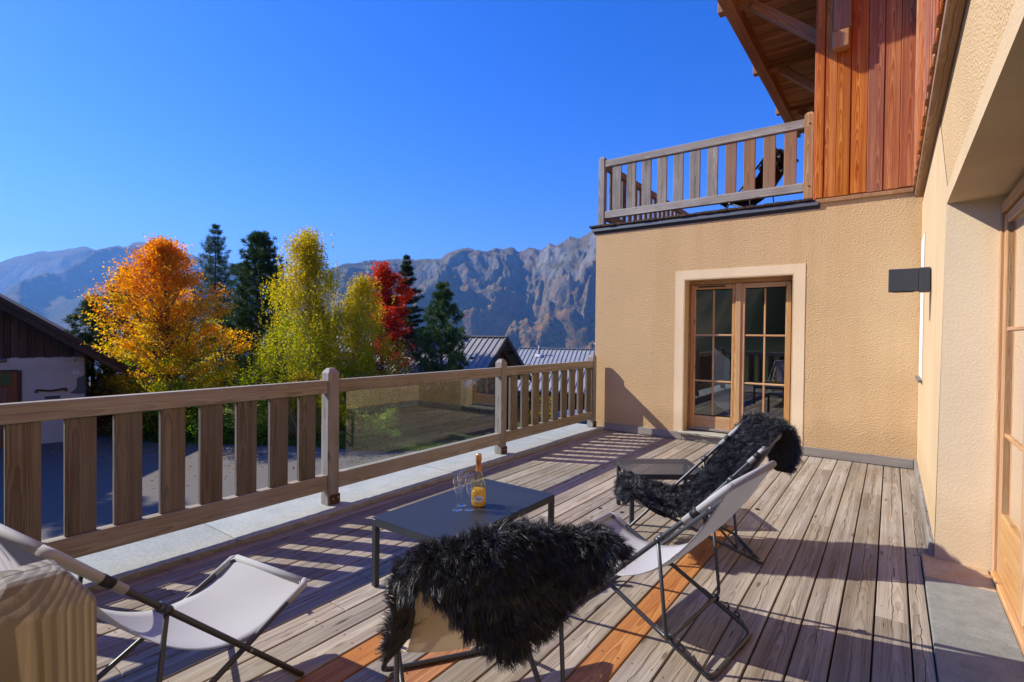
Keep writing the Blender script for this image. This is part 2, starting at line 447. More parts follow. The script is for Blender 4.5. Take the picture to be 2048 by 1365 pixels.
def mountain(name, forest=1.0, zlo=-300.0, zhi=250.0):
    t = NT(name); p = t.pos(); g = t.n('ShaderNodeNewGeometry')
    sep = t.n('ShaderNodeSeparateXYZ'); t.set(sep, 0, p)
    nz = t.n('ShaderNodeSeparateXYZ'); t.set(nz, 0, g.outputs['Normal'])
    n1 = t.noise(p, .0035, 8, .65); n2 = t.noise(t.map(p, (1, 1, .35)), .012, 8, .7); n3 = t.noise(p, .045, 6, .75)
    rock = t.mix(t.ramp(n2, [(.35, 0), (.62, 1)]), (.07, .068, .068), (.29, .27, .235))
    rock = t.mix(t.math('MULTIPLY', t.ramp(n3, [(.5, 0), (.72, 1)]), .35), rock, (.38, .36, .33))
    gr = t.mix(t.ramp(n1, [(.38, 0), (.62, 1)]), (.19, .12, .06), (.15, .145, .06))
    slope = t.math('ADD', nz.outputs[2], t.math('MULTIPLY', t.math('SUBTRACT', n2, .5), .55))
    col = t.mix(t.ramp(slope, [(.60, 0), (.74, 1)]), rock, gr)
    # autumn woods on the lower flanks
    zz = t.math('ADD', sep.outputs[2], t.math('MULTIPLY', t.math('SUBTRACT', n1, .5), 900.0))
    low = t.math('MULTIPLY', t.ramp(t.math('DIVIDE', t.math('SUBTRACT', zz, zlo), zhi - zlo), [(.45, 1), (.85, 0)]), forest)
    tv = t.voro(p, .075, out='Color'); ts = t.n('ShaderNodeSeparateColor'); t.set(ts, 0, tv)
    fcol = t.ramp(ts.outputs[0], [(0, (.07, .09, .04)), (.22, (.13, .13, .045)), (.36, (.30, .17, .055)), (.6, (.30, .125, .045)), (.82, (.28, .20, .075)), (1, (.10, .11, .045))])
    fm = t.math('MULTIPLY', low, t.ramp(t.math('ADD', t.math('MULTIPLY', n2, .7), t.math('MULTIPLY', n3, .3)), [(.36, 0), (.47, 1)]))
    col = t.mix(fm, col, fcol)
    h = t.math('ADD', t.math('MULTIPLY', n2, 40.0), t.math('MULTIPLY', n3, 10.0))
    return t.done(t.bsdf(col, .95, normal=t.bump(h, 1.0, 1.0), spec=.05))
MT_NEAR = mountain('mountain_near', 1.0, -350, 640)
MT_FAR = mountain('mountain_far', .35, -350, 500)

# ================================================================== SETTING
def smooth(a, b, x):
    t = np.clip((x - a) / (b - a), 0, 1); return t * t * (3 - 2 * t)

def polar_grid(name, az, r, zfun, mat):
    """sheet over azimuth (degrees from +Y towards -X) and radius"""
    A, Rr = np.meshgrid(np.radians(az), r, indexing='ij')
    X = -np.sin(A) * Rr; Y = np.cos(A) * Rr
    Z = zfun(np.degrees(A), Rr, X, Y)
    n, m = A.shape
    V = np.stack([X, Y, Z], -1).reshape(-1, 3)
    i = np.arange(n - 1)[:, None] * m + np.arange(m - 1)[None, :]
    F = np.stack([i, i + m, i + m + 1, i + 1], -1).reshape(-1, 4)
    return mesh_np(name, V, F, mat, smooth=True)

def fbm(X, Y, sc, seed, octv=5, ridged=False):
    out = np.empty(X.size); xs, ys = X.ravel() * sc, Y.ravel() * sc
    if ridged:
        for i in range(X.size): out[i] = mn.ridged_multi_fractal((xs[i], ys[i], seed), .9, 2.1, octv, 1.0, 2.0, noise_basis='PERLIN_ORIGINAL')
    else:
        for i in range(X.size): out[i] = mn.fractal((xs[i], ys[i], seed), .8, 2.1, octv, noise_basis='PERLIN_ORIGINAL')
    return out.reshape(X.shape)

def ground_z(az, R, X, Y):
    wv = smooth(.22, .6, (1 + np.cos(np.radians(az - 45))) / 2)
    val = -1.82 - np.maximum(0, np.minimum(Y, 60) - 9.5) * .15 * smooth(-30, -8, X) - np.maximum(0, np.minimum(Y, 60) - 13) * .04
    val = val - .34 * np.maximum(0, R - 42)
    val = np.maximum(val, -380 + .0 * R)
    hill = -1.82 + .20 * np.maximum(0, R - 22) + np.where(R > 40, 6 * np.sin(R * .021 + az * .11) + 4 * np.sin(az * .23), 0)
    hill = np.minimum(hill, 170 + .02 * R)
    return val * wv + hill * (1 - wv)
rad = np.concatenate([np.linspace(.5, 40, 60), np.geomspace(42, 1600, 60)])
gr = polar_grid('ground', np.linspace(0, 360, 181), rad, ground_z, GROUND); tag(gr, kind='structure')

def skyline(tab):
    a = np.array(tab)[::-1]      # ascending azimuth
    return lambda az: np.interp(az, a[:, 0], a[:, 1])
FARL = [(150, 4), (120, 5.5), (100, 5), (82.52, 4.29), (80.89, 5.33), (80.04, 5.9), (78.72, 6.44), (77.8, 6.55), (76.38, 7.0), (75.73, 7.2), (75.07, 6.86), (74.56, 7.04), (73.7, 7.35), (73.0, 7.34), (72.29, 7.68), (71.19, 7.8), (69.68, 7.59), (67.31, 6.94), (64.82, 6.67), (62.2, 5.88), (58.52, 5.33), (53.63, 4.51), (45, 3)]
NEARR = [(72, 1.5), (66, 3.2), (60.38, 5.24), (56.61, 6.19), (53.44, 7.0), (48.55, 7.61), (46.69, 7.8), (44.22, 8.02), (43.3, 8.69), (41.94, 9.16), (39.03, 9.08), (38.1, 9.67), (36.18, 9.97), (35.56, 9.5), (34.41, 10.08), (33.05, 9.82), (32.28, 10.14), (31.49, 9.71), (29.97, 10.44), (28.83, 10.33), (27.51, 11.09), (23.56, 11.77), (16.46, 11.93), (0, 11), (-25, 9), (-50, 5)]

def range_mesh(name, tab, az0, az1, naz, r0, rr, r1, zb, seed, mat, amp, prof, wl, nr=230):
    sk = skyline(tab)
    def zf(az, R, X, Y):
        # crest carries the skyline; the flank in front of it is cut by spurs, gullies and rock steps
        crest = rr * (1 + .05 * np.sin(np.radians(az * 9)) + .02 * np.sin(np.radians(az * 23 + 40)))
        skz = sk(az) - .04 * np.abs(fbm(az, az * 0, .8, seed + 1, 4)) 
        zc = 1.4 + np.tan(np.radians(skz)) * crest
        t = np.clip((R - r0) / (crest - r0), 0, 2)
        base = np.where(t <= 1, zb + (zc - zb) * prof(np.minimum(t, 1)), zc - (t - 1) * (zc - zb) * 1.1)
        ang = np.radians(az) * rr
        warp = fbm(X, Y, 1 / (wl * 1.3), seed + 9, 4)
        u = ang + wl * .6 * warp + (R - r0) * .42
        nrm = lambda q: (q - q.mean()) / q.std()
        s1 = nrm(fbm(u, R * .40, 1 / (wl * 1.5), seed, 3, True))              # great spurs
        s2 = nrm(fbm(u, R * .75, 1 / (wl * .5), seed + 2, 6, True))           # gullies
        s3 = nrm(fbm(X, Y, 1 / (wl * .20), seed + 5, 5, True))                 # crags
        env = np.clip(t * 2.2, 0, 1) * np.clip((1.04 - t) * 3.2, 0, 1) ** .8
        rocky = smooth(.36, .70, t + .10 * s1 + .25 * np.clip((39 - az) / 12, -1, 1)) * smooth(1.03, .90, t + .04 * s1)
        z = base + amp * env * (s1 * (.55 + .55 * smooth(.25, .6, t)) + s2 * .34 * (.4 + rocky) + s3 * .09 * (.2 + 1.1 * rocky))
        # rock bands: terrace the upper flank
        st = amp * 1.5; k = z / st + .3 * warp; fr = k - np.floor(k)
        zt = (np.floor(k) + smooth(.30, .85, fr) - .3 * warp) * st
        z = np.where(t < 1, z + (zt - z) * .22 * rocky * env, z)
        lim = 1.4 + np.tan(np.radians(sk(az))) * R * .995
        return np.where(t < 1, np.minimum(z, lim), z)
    o = polar_grid(name, np.linspace(az0, az1, naz), np.concatenate([np.linspace(r0, rr * 1.08, nr), np.linspace(rr * 1.1, r1, 10)]), zf, mat)
    return tag(o, kind='structure')
range_mesh('mountain_ridge_near', NEARR, -20, 66, 620, 1250, 3900, 5200, -390, 2.3, MT_NEAR, 95,
           lambda t: .58 * t ** 1.2 + .42 * smooth(.40, .92, t), 620)
range_mesh('mountain_ridge_far', FARL, 50, 135, 330, 3200, 9000, 11500, -390, 7.7, MT_FAR, 190,
           lambda t: .75 * t ** 1.15 + .25 * smooth(.5, 1, t), 1700, 130)

# courtyard asphalt: one sheet a little above the ground
yard = [(-4.3, -14), (-4.3, 8.2), (-5.6, 9.6), (-8.2, 11.0), (-9.6, 10.6), (-11.0, 9.15), (-12.4, 8.6), (-13.8, 7.9), (-15.2, 7.0), (-17.0, 5.9), (-18.9, 5.4), (-24, 4.8), (-27, -14)]
mesh_py('courtyard_asphalt', [(x, y, -1.80) for x, y in yard], [tuple(range(len(yard)))], ASPH)
tag(bpy.data.objects['courtyard_asphalt'], kind='structure')
mesh_py('road', [(-7.0, 10.2, -1.79), (-4.2, 9.2, -1.79), (-4.0, 14, -2.35), (-4.6, 22, -3.85), (-8.0, 26, -4.7), (-12, 25, -4.5), (-12.2, 20, -3.45), (-9.8, 14.5, -2.5)][::-1], [tuple(range(8))], ASPH)
tag(bpy.data.objects['road'], kind='structure')

# ------------------------------------------------------------------ terrace deck
deck = box('deck', (-3.45, -1.6, -.32), (.20, 7.0, -.045), TAR, None, 0); tag(deck, kind='structure')
PITCH, G0 = .143, .0965
rng = random.Random(3)
NEWB = {7: [(-1.6, 4.05)], 13: [(.9, 2.05)], 11: [(.4, 1.75)]}
k = -1
while True:
    x1 = G0 - PITCH * k - .004; x0 = G0 - PITCH * (k + 1) + .004
    if k == -1: x1 = .222
    if x1 < -3.44: break
    x0 = max(x0, -3.46)
    cuts = [-1.6]
    y = -1.6 + rng.uniform(1.2, 4.0)
    while y < 6.4:
        cuts.append(round(y, 3)); y += rng.choice((2.0, 3.0, 4.0)) + rng.uniform(-.05, .05)
    cuts.append(6.998)
    news = NEWB.get(k, [])
    for a, b in news:
        cuts = sorted([c for c in cuts if not (a - .3 < c < b + .3)] + [a, b]); cuts = sorted(set(cuts) | {-1.6, 6.998})
    if k == -1: cuts = [-1.6, 4.24, 6.998]
    for a, b in zip(cuts[:-1], cuts[1:]):
        if b - a < .05: continue
        isnew = any(abs(a - n[0]) < .01 and abs(b - n[1]) < .01 for n in news)
        xr = .172 if (k == -1 and b < 4.3) else x1
        o = box('deck_board', (x0, a + .002, -.036 + rng.uniform(-.0015, .0015)), (xr, b - .002, rng.uniform(-.0015, .0015)), W_NEW if isnew else W_DECK, deck, .003)
    k += 1
V, F = [], []
for k_ in range(-1, 25):
    xc = G0 - PITCH * (k_ + .5)
    for yj in np.arange(-.4, 6.95, .62):
        for dx in (-.042, .042):
            x_, y_ = xc + dx + rng.uniform(-.006, .006), yj + rng.uniform(-.012, .012); b_ = len(V)
            V += [(x_ + .0042 * math.cos(a * math.pi / 3), y_ + .0042 * math.sin(a * math.pi / 3), .0022) for a in range(6)]; F.append(tuple(range(b_, b_ + 6)))
tag(mesh_py('screw_heads', V, F, RUSTY, deck), kind='stuff')
# skirting boards along the walls
for a, b in ((-3.42, -2.27), (-2.27, -.95), (-.95, .215)):
    box('skirting_board', (a + .002, 7.0, .003), (b - .002, 7.03, .105 if a != -2.27 else .085), W_SKIRT, deck, .004)
box('skirting_board', (.216, 4.22, .003), (.244, 6.998, .11), W_SKIRTY, deck, .004)
# stone ledge under the railing
ledge = box('ledge', (-3.86, -1.6, -1.9), (-3.455, 7.04, -.012), LEDGE, None, 0); tag(ledge, kind='structure')
def rough_slab(name, x0, x1, y0, y1, z0, z1, mat, parent, seed, edge='x1', n=26, amp=.012):
    """stone slab with a hand-broken front edge"""
    r = random.Random(seed); V, F = [], []
    fr = [r.uniform(-amp, amp) for _ in range(n + 1)]
    fr = [(fr[max(i - 1, 0)] + fr[i] * 2 + fr[min(i + 1, n)]) / 4 for i in range(n + 1)]
    for i in range(n + 1):
        t = i / n
        if edge == 'x1':
            y = y0 + (y1 - y0) * t; e = x1 + fr[i]; c = r.uniform(.004, .016)
            V += [(x0, y, z0), (x0, y, z1), (e - c, y, z1 + r.uniform(-.001, .001)), (e, y, z1 - c * .8), (e - r.uniform(.0, .02), y, z0)]
        else:
            x = x0 + (x1 - x0) * t; e = y0 + fr[i]; c = r.uniform(.004, .014)
            V += [(x, y1, z0), (x, y1, z1), (x, e + c, z1), (x, e, z1 - c * .8), (x, e + r.uniform(0, .015), z0)]
    for i in range(n):
        for j in range(5):
            a = i * 5 + j; b = i * 5 + (j + 1) % 5; F.append((a, b, b + 5, a + 5))
    F.append((0, 4, 3, 2, 1)); F.append(tuple(n * 5 + j for j in range(5)))
    o = mesh_py(name, V, F, mat, parent)
    bm = bmesh.new(); bm.from_mesh(o.data); bmesh.ops.recalc_face_normals(bm, faces=bm.faces); bm.to_mesh(o.data); bm.free()
    return o
ys = [-1.6, -.4, .55, 1.66, 2.72, 3.75, 4.72, 5.65, 6.5, 7.03]
for i, (a, b) in enumerate(zip(ys[:-1], ys[1:])):
    rough_slab('stone_slab', -3.93, -3.405, a + .003, b - .003, -.008, .042 + .003 * (i % 2), LEDGE, ledge, 40 + i)
# threshold slabs in the doorway
th = box('threshold', (.176, .6, -.2), (.62, 4.25, -.012), TAR, None, 0); tag(th, kind='structure')
for a, b, m_ in ((3.845, 4.235, RUST), (3.20, 3.838, SLATE), (2.55, 3.193, SLATE), (1.9, 2.543, SLATE), (.7, 1.893, SLATE)):
    box('stone_slab', (.178, a, -.01), (.488, b, .022), m_, th, .003)

# ------------------------------------------------------------------ chalet
ch = thing('chalet', 'ochre rendered chalet with larch cladding and balcony above the terrace', 'house', (-1.5, 7.05, 0))
YW = 7.03
def wall_with_hole(name, axis, plane, thick, lo, hi, hole, mat, parent):
    """wall in the plane axis=const; lo,hi,hole in (u,z)"""
    us = [lo[0], hole[0][0], hole[1][0], hi[0]]; zs = [lo[1], hole[0][1], hole[1][1], hi[1]]
    V, F = [], []
    for side in (0, 1):
        for u in us:
            for z in zs:
                p = (u, plane + thick * side, z) if axis == 'y' else (plane + thick * side, u, z)
                V.append(p)
    idx = lambda s, i, j: s * 16 + i * 4 + j
    for s in (0, 1):
        for i in range(3):
            for j in range(3):
                if i == 1 and j == 1: continue
                F.append((idx(s, i, j), idx(s, i + 1, j), idx(s, i + 1, j + 1), idx(s, i, j + 1)))
    ring = lambda q: [F.append((idx(0, *q[k]), idx(0, *q[(k + 1) % len(q)]), idx(1, *q[(k + 1) % len(q)]), idx(1, *q[k]))) for k in range(len(q))]
    ring([(1, 1), (2, 1), (2, 2), (1, 2)]); ring([(0, 0), (3, 0), (3, 3), (0, 3)])
    o = mesh_py(name, V, F, mat, parent)
    bm = bmesh.new(); bm.from_mesh(o.data); bmesh.ops.recalc_face_normals(bm, faces=bm.faces); bm.to_mesh(o.data); bm.free()
    return o
# wing wall with the french door opening
wall_with_hole('wing_wall', 'y', YW, .42, (-3.60, -3.6), (.60, 2.912), ((-2.275, .07), (-.957, 2.168)), STUCCO, ch)
box('wing_side_wall', (-3.60, YW + .42, -4.4), (-3.2, 12.0, 2.93), STUCCO, ch, 0)
# smooth surround, a hair proud of the stucco
tr = mesh_py('door_surround', *(lambda a: a)((lambda o, i: (
    [(o[0], YW - .006, .106), (o[0], YW - .006, o[2]), (o[1], YW - .006, o[2]), (o[1], YW - .006, .106), (i[0], YW - .006, .106), (i[0], YW - .006, i[2]), (i[1], YW - .006, i[2]), (i[1], YW - .006, .106),
     (o[0], YW + .01, .106), (o[0], YW + .01, o[2]), (o[1], YW + .01, o[2]), (o[1], YW + .01, .106)],
    [(0, 1, 5, 4), (1, 2, 6, 5), (2, 3, 7, 6), (8, 9, 1, 0), (9, 10, 2, 1), (10, 11, 3, 2)]))((-2.39, -.836, 2.283), (-2.2755, -.9565, 2.1685))), SURR, ch)
# painted linings of the opening
box('reveal', (-2.2755, YW - .005, .09), (-2.262, YW + .20, 2.168), SMOOTH, ch, 0)
box('reveal', (-.970, YW - .005, .09), (-.9568, YW + .20, 2.168), SMOOTH, ch, 0)
box('reveal', (-2.262, YW - .0045, 2.155), (-.970, YW + .20, 2.1682), SMOOTH, ch, 0)
rough_slab('door_sill', -2.30, -.93, YW - .075, YW + .21, .085, .118, SILLST, ch, 91, 'y0')
# french door
fd = boxc('french_door', (-1.616, YW + .215, 2.128), (1.29, .06, .052), W_WINX, ch, .004)
fy0, fy1 = YW + .165, YW + .225
for x in (-2.262, -1.0): box('door_frame', (x, fy0 + .02, .12), (x + .03, fy1, 2.10), W_WIN, fd, .004)
def leaf(x0, x1, y, zb=.128, zt=2.095, st=.062, low=.20, rails=(.80, 1.42), par=None, mull=True, ax='x'):
    P = lambda a, b, c, d, e, f: ((a, c, e), (b, d, f)) if ax == 'x' else ((c, a, e), (d, b, f))
    wx = W_WINX if ax == 'x' else W_WINY
    def bb(nm, a, b, c, d, e, f, m_): lo, hi = P(a, b, c, d, e, f); return box(nm, lo, hi, m_, par, .005)
    bb('stile', x0, x0 + st, y, y + .045, zb, zt, W_WIN); bb('stile', x1 - st, x1, y, y + .045, zb, zt, W_WIN)
    bb('rail', x0 + st, x1 - st, y + .001, y + .044, zb, zb + low, wx); bb('rail', x0 + st, x1 - st, y + .001, y + .044, zt - .06, zt, wx)
    for z in rails: bb('glazing_bar', x0 + st, x1 - st, y + .008, y + .036, z - .012, z + .012, wx)
    xm = (x0 + x1) / 2
    if mull:
        zs = [zb + low] + list(rails) + [zt - .06]
        for a, b in zip(zs[:-1], zs[1:]): bb('glazing_bar', xm - .011, xm + .011, y + .008, y + .036, a + .0125, b - .0125, W_WIN)
        for a, b in zip(zs[:-1], zs[1:]):
            for u, v in ((x0 + st, xm - .011), (xm + .011, x1 - st)):
                bb('pane', u, v, y + .020, y + .024, a + .012, b - .012, PANE)
    else: bb('pane', x0 + st, x1 - st, y + .020, y + .024, zb + low, zt - .06, PANE)
W_WINY = wood('wood_window_y', (.78, .53, .27), (.46, .23, .085), 'Y', .25, .1, rough=.5, var=.07)
leaf(-2.228, -1.632, fy0, par=fd); leaf(-1.60, -1.004, fy0, par=fd)
box('cover_strip', (-1.648, fy0 - .014, .128), (-1.584, fy0 - .001, 2.10), W_WIN, fd, .004)
box('vent', (-2.13, fy0 - .010, 2.062), (-1.78, fy0 - .001, 2.08), BLACK, fd, .002)
box('weather_bar', (-2.225, fy0 - .03, .132), (-1.636, fy0 - .001, .165), W_SKIRT, fd, .006); box('weather_bar', (-1.597, fy0 - .03, .132), (-1.007, fy0 - .001, .165), W_SKIRT, fd, .006)
# room behind the french door
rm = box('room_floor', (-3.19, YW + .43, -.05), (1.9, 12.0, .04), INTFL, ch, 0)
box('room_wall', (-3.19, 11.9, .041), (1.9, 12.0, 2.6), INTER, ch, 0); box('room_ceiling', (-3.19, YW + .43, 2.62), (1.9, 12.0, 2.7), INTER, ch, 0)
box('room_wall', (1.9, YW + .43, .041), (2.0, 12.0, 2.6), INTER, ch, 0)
prism('sun_patch_board', [(-1.955, .50), (-1.955, 1.25), (-1.745, 1.08), (-1.745, .36)], 7.345, 7.355, WHITE, ch)  # patch of indoor sunlight imitated by a white board cut to its outline

# main wall on the right, its doorway battered towards the top
XR = .245
XT = .268      # the wall leans back a little towards the lintel
V = [(XR, 7.03, -.2), (XR, 4.22, -.2), (XT, 4.17, 2.235), (XT, 1.1, 2.235), (XR, 1.1, -.2), (XR, -3.0, -.2), (XR, -3.0, 2.96), (XR, 7.03, 2.96)]
V2 = [(.62, y, z) for (x, y, z) in V]
V2[1] = (.62, 4.15, -.2); V2[2] = (.62, 4.10, 2.235)
n = 8
F = [(0, 1, 2, 7), (2, 3, 6, 7), (3, 4, 5, 6), (0 + n, 7 + n, 2 + n, 1 + n), (2 + n, 7 + n, 6 + n, 3 + n), (3 + n, 6 + n, 5 + n, 4 + n)]
wl = mesh_py('main_wall', V + V2, F + [(0, 7, 7 + n, n), (7, 6, 6 + n, 7 + n), (6, 5, 5 + n, 6 + n)], STUCCO, ch)
e6 = lambda p: (p[0] - .0062, p[1], p[2])
rv = mesh_py('doorway_reveal', [e6(V[1]), V2[1], V2[2], e6(V[2]), e6(V[3]), V2[3], V2[4], e6(V[4])], [(0, 1, 2, 3), (3, 2, 5, 4), (4, 5, 6, 7)], ROUGHC, ch)
# flat render band round the doorway and down to the corner
lean = lambda z: XR - .006 + max(0, min(1, z / 2.235)) * (XT - XR) * .98
mesh_py('render_band', [(XR - .006, 7.028, .115), (XR - .004, 7.028, 2.895), (XR - .001, 4.6, 2.895), (XT - .006, 4.16, 2.34), (XT - .006, 4.170, 2.235), (XR - .006, 4.2165, .115)], [(0, 1, 2, 3), (0, 3, 4, 5)], SMOOTH, ch)
mesh_py('render_band', [(XT - .006, 4.16, 2.34), (XT - .006, 1.0, 2.34), (XT - .006, 1.0, 2.235), (XT - .006, 4.170, 2.235), (XT + .004, 4.16, 2.345), (XT + .004, 1.0, 2.345)], [(0, 1, 2, 3), (4, 5, 1, 0)], SMOOTH, ch)
# small deep window in the main wall near the corner, splayed surround and zinc sill
mesh_py('window_splay', [(XR - .007, 6.95, 1.02), (XR - .007, 6.95, 2.42), (XR - .007, 6.25, 2.42), (XR - .007, 6.25, 1.02), (XR + .0, 6.95, 1.02), (XR, 6.95, 2.42)], [(0, 1, 2, 3), (4, 5, 1, 0)], WHITE, ch)
box('window_sill', (XR - .035, 6.22, .985), (XR - .008, 6.97, 1.01), ZINC, ch, .003)
# glazed door deep in the doorway
gd = box('terrace_door', (.50, 4.098, .03), (.57, 4.150, 2.19), W_WIN, ch, .004)
box('door_frame', (.50, 1.12, 2.13), (.57, 4.097, 2.19), W_WINY, gd, .004)
leaf(3.36, 4.09, .515, zb=.055, zt=2.12, st=.085, low=.36, rails=(.86, 1.46), par=gd, mull=False, ax='y')
leaf(2.56, 3.34, .545, zb=.055, zt=2.12, st=.085, low=.36, rails=(.86, 1.46), par=gd, mull=False, ax='y')
box('sill', (.489, 1.12, .0), (.60, 4.097, .052), W_WINY, gd, .004)
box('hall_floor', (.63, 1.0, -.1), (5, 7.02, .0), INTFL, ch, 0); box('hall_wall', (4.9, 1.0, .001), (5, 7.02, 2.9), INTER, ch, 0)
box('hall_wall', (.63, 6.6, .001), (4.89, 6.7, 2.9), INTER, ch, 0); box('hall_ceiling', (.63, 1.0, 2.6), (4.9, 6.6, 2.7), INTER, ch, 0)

# balcony slab, zinc flashing and the ends of the deck boards above it
box('balcony_slab', (-3.64, YW - .005, 2.916), (-.70, 12.2, 2.955), TAR, ch, 0)
box('flashing', (-3.66, YW - .035, 2.952), (-.712, YW + .10, 2.992), ZINC, ch, .003)
bl = box('balcony_deck', (-3.68, YW - .02, 2.995), (-.72, 12.2, 3.012), TAR, ch, 0)
rng = random.Random(5); x = -3.70
while x < -.78:
    box('deck_board', (x, YW - .05 + rng.uniform(-.006, .006), 3.014), (x + .096, 12.0, 3.040 + rng.uniform(-.004, .004)), W_DARKY, bl, .002); x += .1045

# larch cladding of the upper floor
box('wall_head', (-.698, YW + .001, 2.9125), (.60, YW + .40, 3.05), STUCCO, ch, 0)
cl = box('cladding_wall', (-.735, YW + .005, 2.965), (.16, YW + .03, 6.9), W_DARK, ch, 0)
rng = random.Random(9)
xs = [-.755, -.672, -.548, -.416, -.254, -.107, .038, .163]
for i, (a, b) in enumerate(zip(xs[:-1], xs[1:])):
    up = (i % 2 == 0)
    zb = 3.03 + rng.uniform(-.006, .006)
    box('plank', (a + .002, YW - (.030 if up else .022), zb), (b - .002, YW + .004, 6.9), W_CLAD, cl, .004)
box('plank', (-.775, YW + .006, 3.02), (-.737, YW + .10, 6.9), W_CLAD, cl, .004)
box('base_board', (-.742, YW - .028, 2.972), (.166, YW - .002, 3.018), W_BEAM, cl, .004)
# cladding wrapped round onto the main wall
cr = box('cladding_wall', (.182, -3.0, 2.97), (.21, 6.995, 6.9), W_DARK, ch, 0)
y = 6.995
i = 0
while y > -1.0:
    wdt = rng.uniform(.125, .165)
    box('plank', (.165 - (.010 if i % 2 else .0), y - wdt + .003, 2.985 + rng.uniform(-.012, .012)), (.181, y - .003, 6.9), W_CLAD, cr, .004)
    y -= wdt; i += 1
box('base_beam', (.176, -3.0, 2.895), (.246, 6.97, 2.962), W_BEAM, cr, .006)
# roof eave: purlin, outriggers with braces, boarded soffit, roof slab
rf = box('roof', (-1.95, 6.24, 6.06), (6.0, 13.4, 6.22), W_DARKY, ch, 0)
beam('purlin', (-1.80, 6.3, 5.78), (-1.80, 13.3, 6.02), .15, .20, W_BEAM, rf)
for y0 in (7.42, 9.62, 11.8):
    z = 5.70 + (y0 - 7.42) * .036
    beam('outrigger', (-1.98, y0, z + .18), (-.74, y0, z + .18), .13, .17, W_BEAM, rf)
    beam('brace', (-1.55, y0, z + .08), (-.76, y0, z - .62), .11, .12, W_BEAM, rf)
y = 6.26; rng = random.Random(21)
while y < 13.3:
    wdt = rng.uniform(.105, .15)
    box('soffit_board', (-1.94, y + .004, 6.02 + rng.uniform(-.01, .006)), (-.76, y + wdt - rng.choice((.002, .004, .012)), 6.045), W_SOFF, rf, .002); y += wdt
wb = box('upper_side_wall', (-.735, YW + .101, 3.0), (-.70, 13.0, 6.05), W_CLAD, ch, 0)
y = 7.15
while y < 12.9:
    box('plank', (-.765, y + .002, 3.045), (-.737, y + .136, 6.0), W_CLAD, wb, .004); y += .14
beam('bracket', (-.50, YW - .09, 4.86), (-.50, YW - .09, 6.05), .17, .12, W_BEAM, ch, .01, up=(0, 1, 0))
box('bracket_foot', (-.595, YW - .16, 4.66), (-.43, YW - .031, 4.86), W_TRIM, ch, .012)

# wall lamp
lp = thing('wall_lamp', 'dark grey box-shaped wall lamp beside the doorway', 'lamp', (.245, 5.25, 1.87))
box('lamp_body', (-.028, 5.245, 1.782), (.17, 5.34, 1.965), DARKMET, lp, .004)
box('mount', (.171, 5.240, 1.775), (.240, 5.36, 1.968), DARKMET, lp, .004)
box('diffuser', (.0, 5.265, 1.777), (.14, 5.32, 1.7815), BLACK, lp, .001)

# ------------------------------------------------------------------ railings
def post(x0, x1, y0, y1, z0, z1, par, mat=W_POST):
    c = .026; h = .036
    V = [(x0, y0, z0), (x1, y0, z0), (x1, y1, z0), (x0, y1, z0), (x0, y0, z1 - h), (x1, y0, z1 - h), (x1, y1, z1 - h), (x0, y1, z1 - h),
         (x0 + c, y0 + c, z1), (x1 - c, y0 + c, z1), (x1 - c, y1 - c, z1), (x0 + c, y1 - c, z1)]
    cx, cy, cz = (x0 + x1) / 2, (y0 + y1) / 2, (z0 + z1) / 2
    V = [(a - cx, b - cy, cc - cz) for a, b, cc in V]
    F = [(3, 2, 1, 0), (0, 1, 5, 4), (1, 2, 6, 5), (2, 3, 7, 6), (3, 0, 4, 7), (4, 5, 9, 8), (5, 6, 10, 9), (6, 7, 11, 10), (7, 4, 8, 11), (8, 9, 10, 11)]
    o = mesh_py('post', V, F, mat, par, loc=(cx, cy, cz))
    bm = bmesh.new(); bm.from_mesh(o.data); bmesh.ops.bevel(bm, geom=[e for e in bm.edges], offset=.004, segments=1, affect='EDGES'); bm.to_mesh(o.data); bm.free()
    return o
XI = -3.525
tr_ = thing('terrace_railing', 'weathered wooden terrace railing with one glass panel beside the stone ledge', 'railing', (-3.57, 3.6, .04))
PY = [.14, 2.455, 4.675, 6.895]
for y in PY:
    po = post(XI - .095, XI, y - .05, y + .05, .046, 1.12, tr_)
    br = box('bracket', (XI + .001, y - .035, .05), (XI + .010, y + .055, .125), RUSTY, po, .001)
    for dy in (-.012, .032):
        V, F = tube_data([(XI + .0105, y + dy, .095 + dy * .1), (XI + .018, y + dy, .095 + dy * .1)], .009, 6); mesh_py('bolt', V, F, BOLT, po)
for a, b in zip(PY[:-1], PY[1:]):
    box('top_rail', (XI - .078, a + .051, .925), (XI - .007, b - .051, 1.026), W_RAIL, tr_, .005)
    box('bottom_rail', (XI - .078, a + .051, .165), (XI - .007, b - .051, .286), W_RAIL, tr_, .005)
def balus(y0, wd=.137):
    box('baluster', (XI - .060, y0 - wd / 2, .2865), (XI - .026, y0 + wd / 2, .9245), W_BAL, tr_, .004)
for y in (.427, .655, .887, 1.105, 1.336, 1.56, 1.788, 2.02, 2.245): balus(y)
for y in (4.905, 5.14, 5.375, 5.60, 5.84, 6.07, 6.29, 6.525, 6.765): balus(y, .135)
box('glass_panel', (XI - .046, 2.60, .288), (XI - .040, 4.545, .924), GLASS, tr_, 0)

nr = thing('near_railing', 'chamfered grey wooden post and rail close to the camera', 'railing', (-.8, .15, 0))
post(-.855, -.75, .10, .203, -.04, 1.12, nr, W_POSTN)
box('top_rail', (-3.52, .113, .925), (-.856, .203, 1.026), W_RAILX, nr, .005)
box('bottom_rail', (-3.52, .113, .165), (-.856, .190, .286), W_RAILX, nr, .005)
x = -3.40
while x < -.95:
    box('baluster', (x, .135, .2865), (x + .137, .168, .9245), W_BAL, nr, .004); x += .23

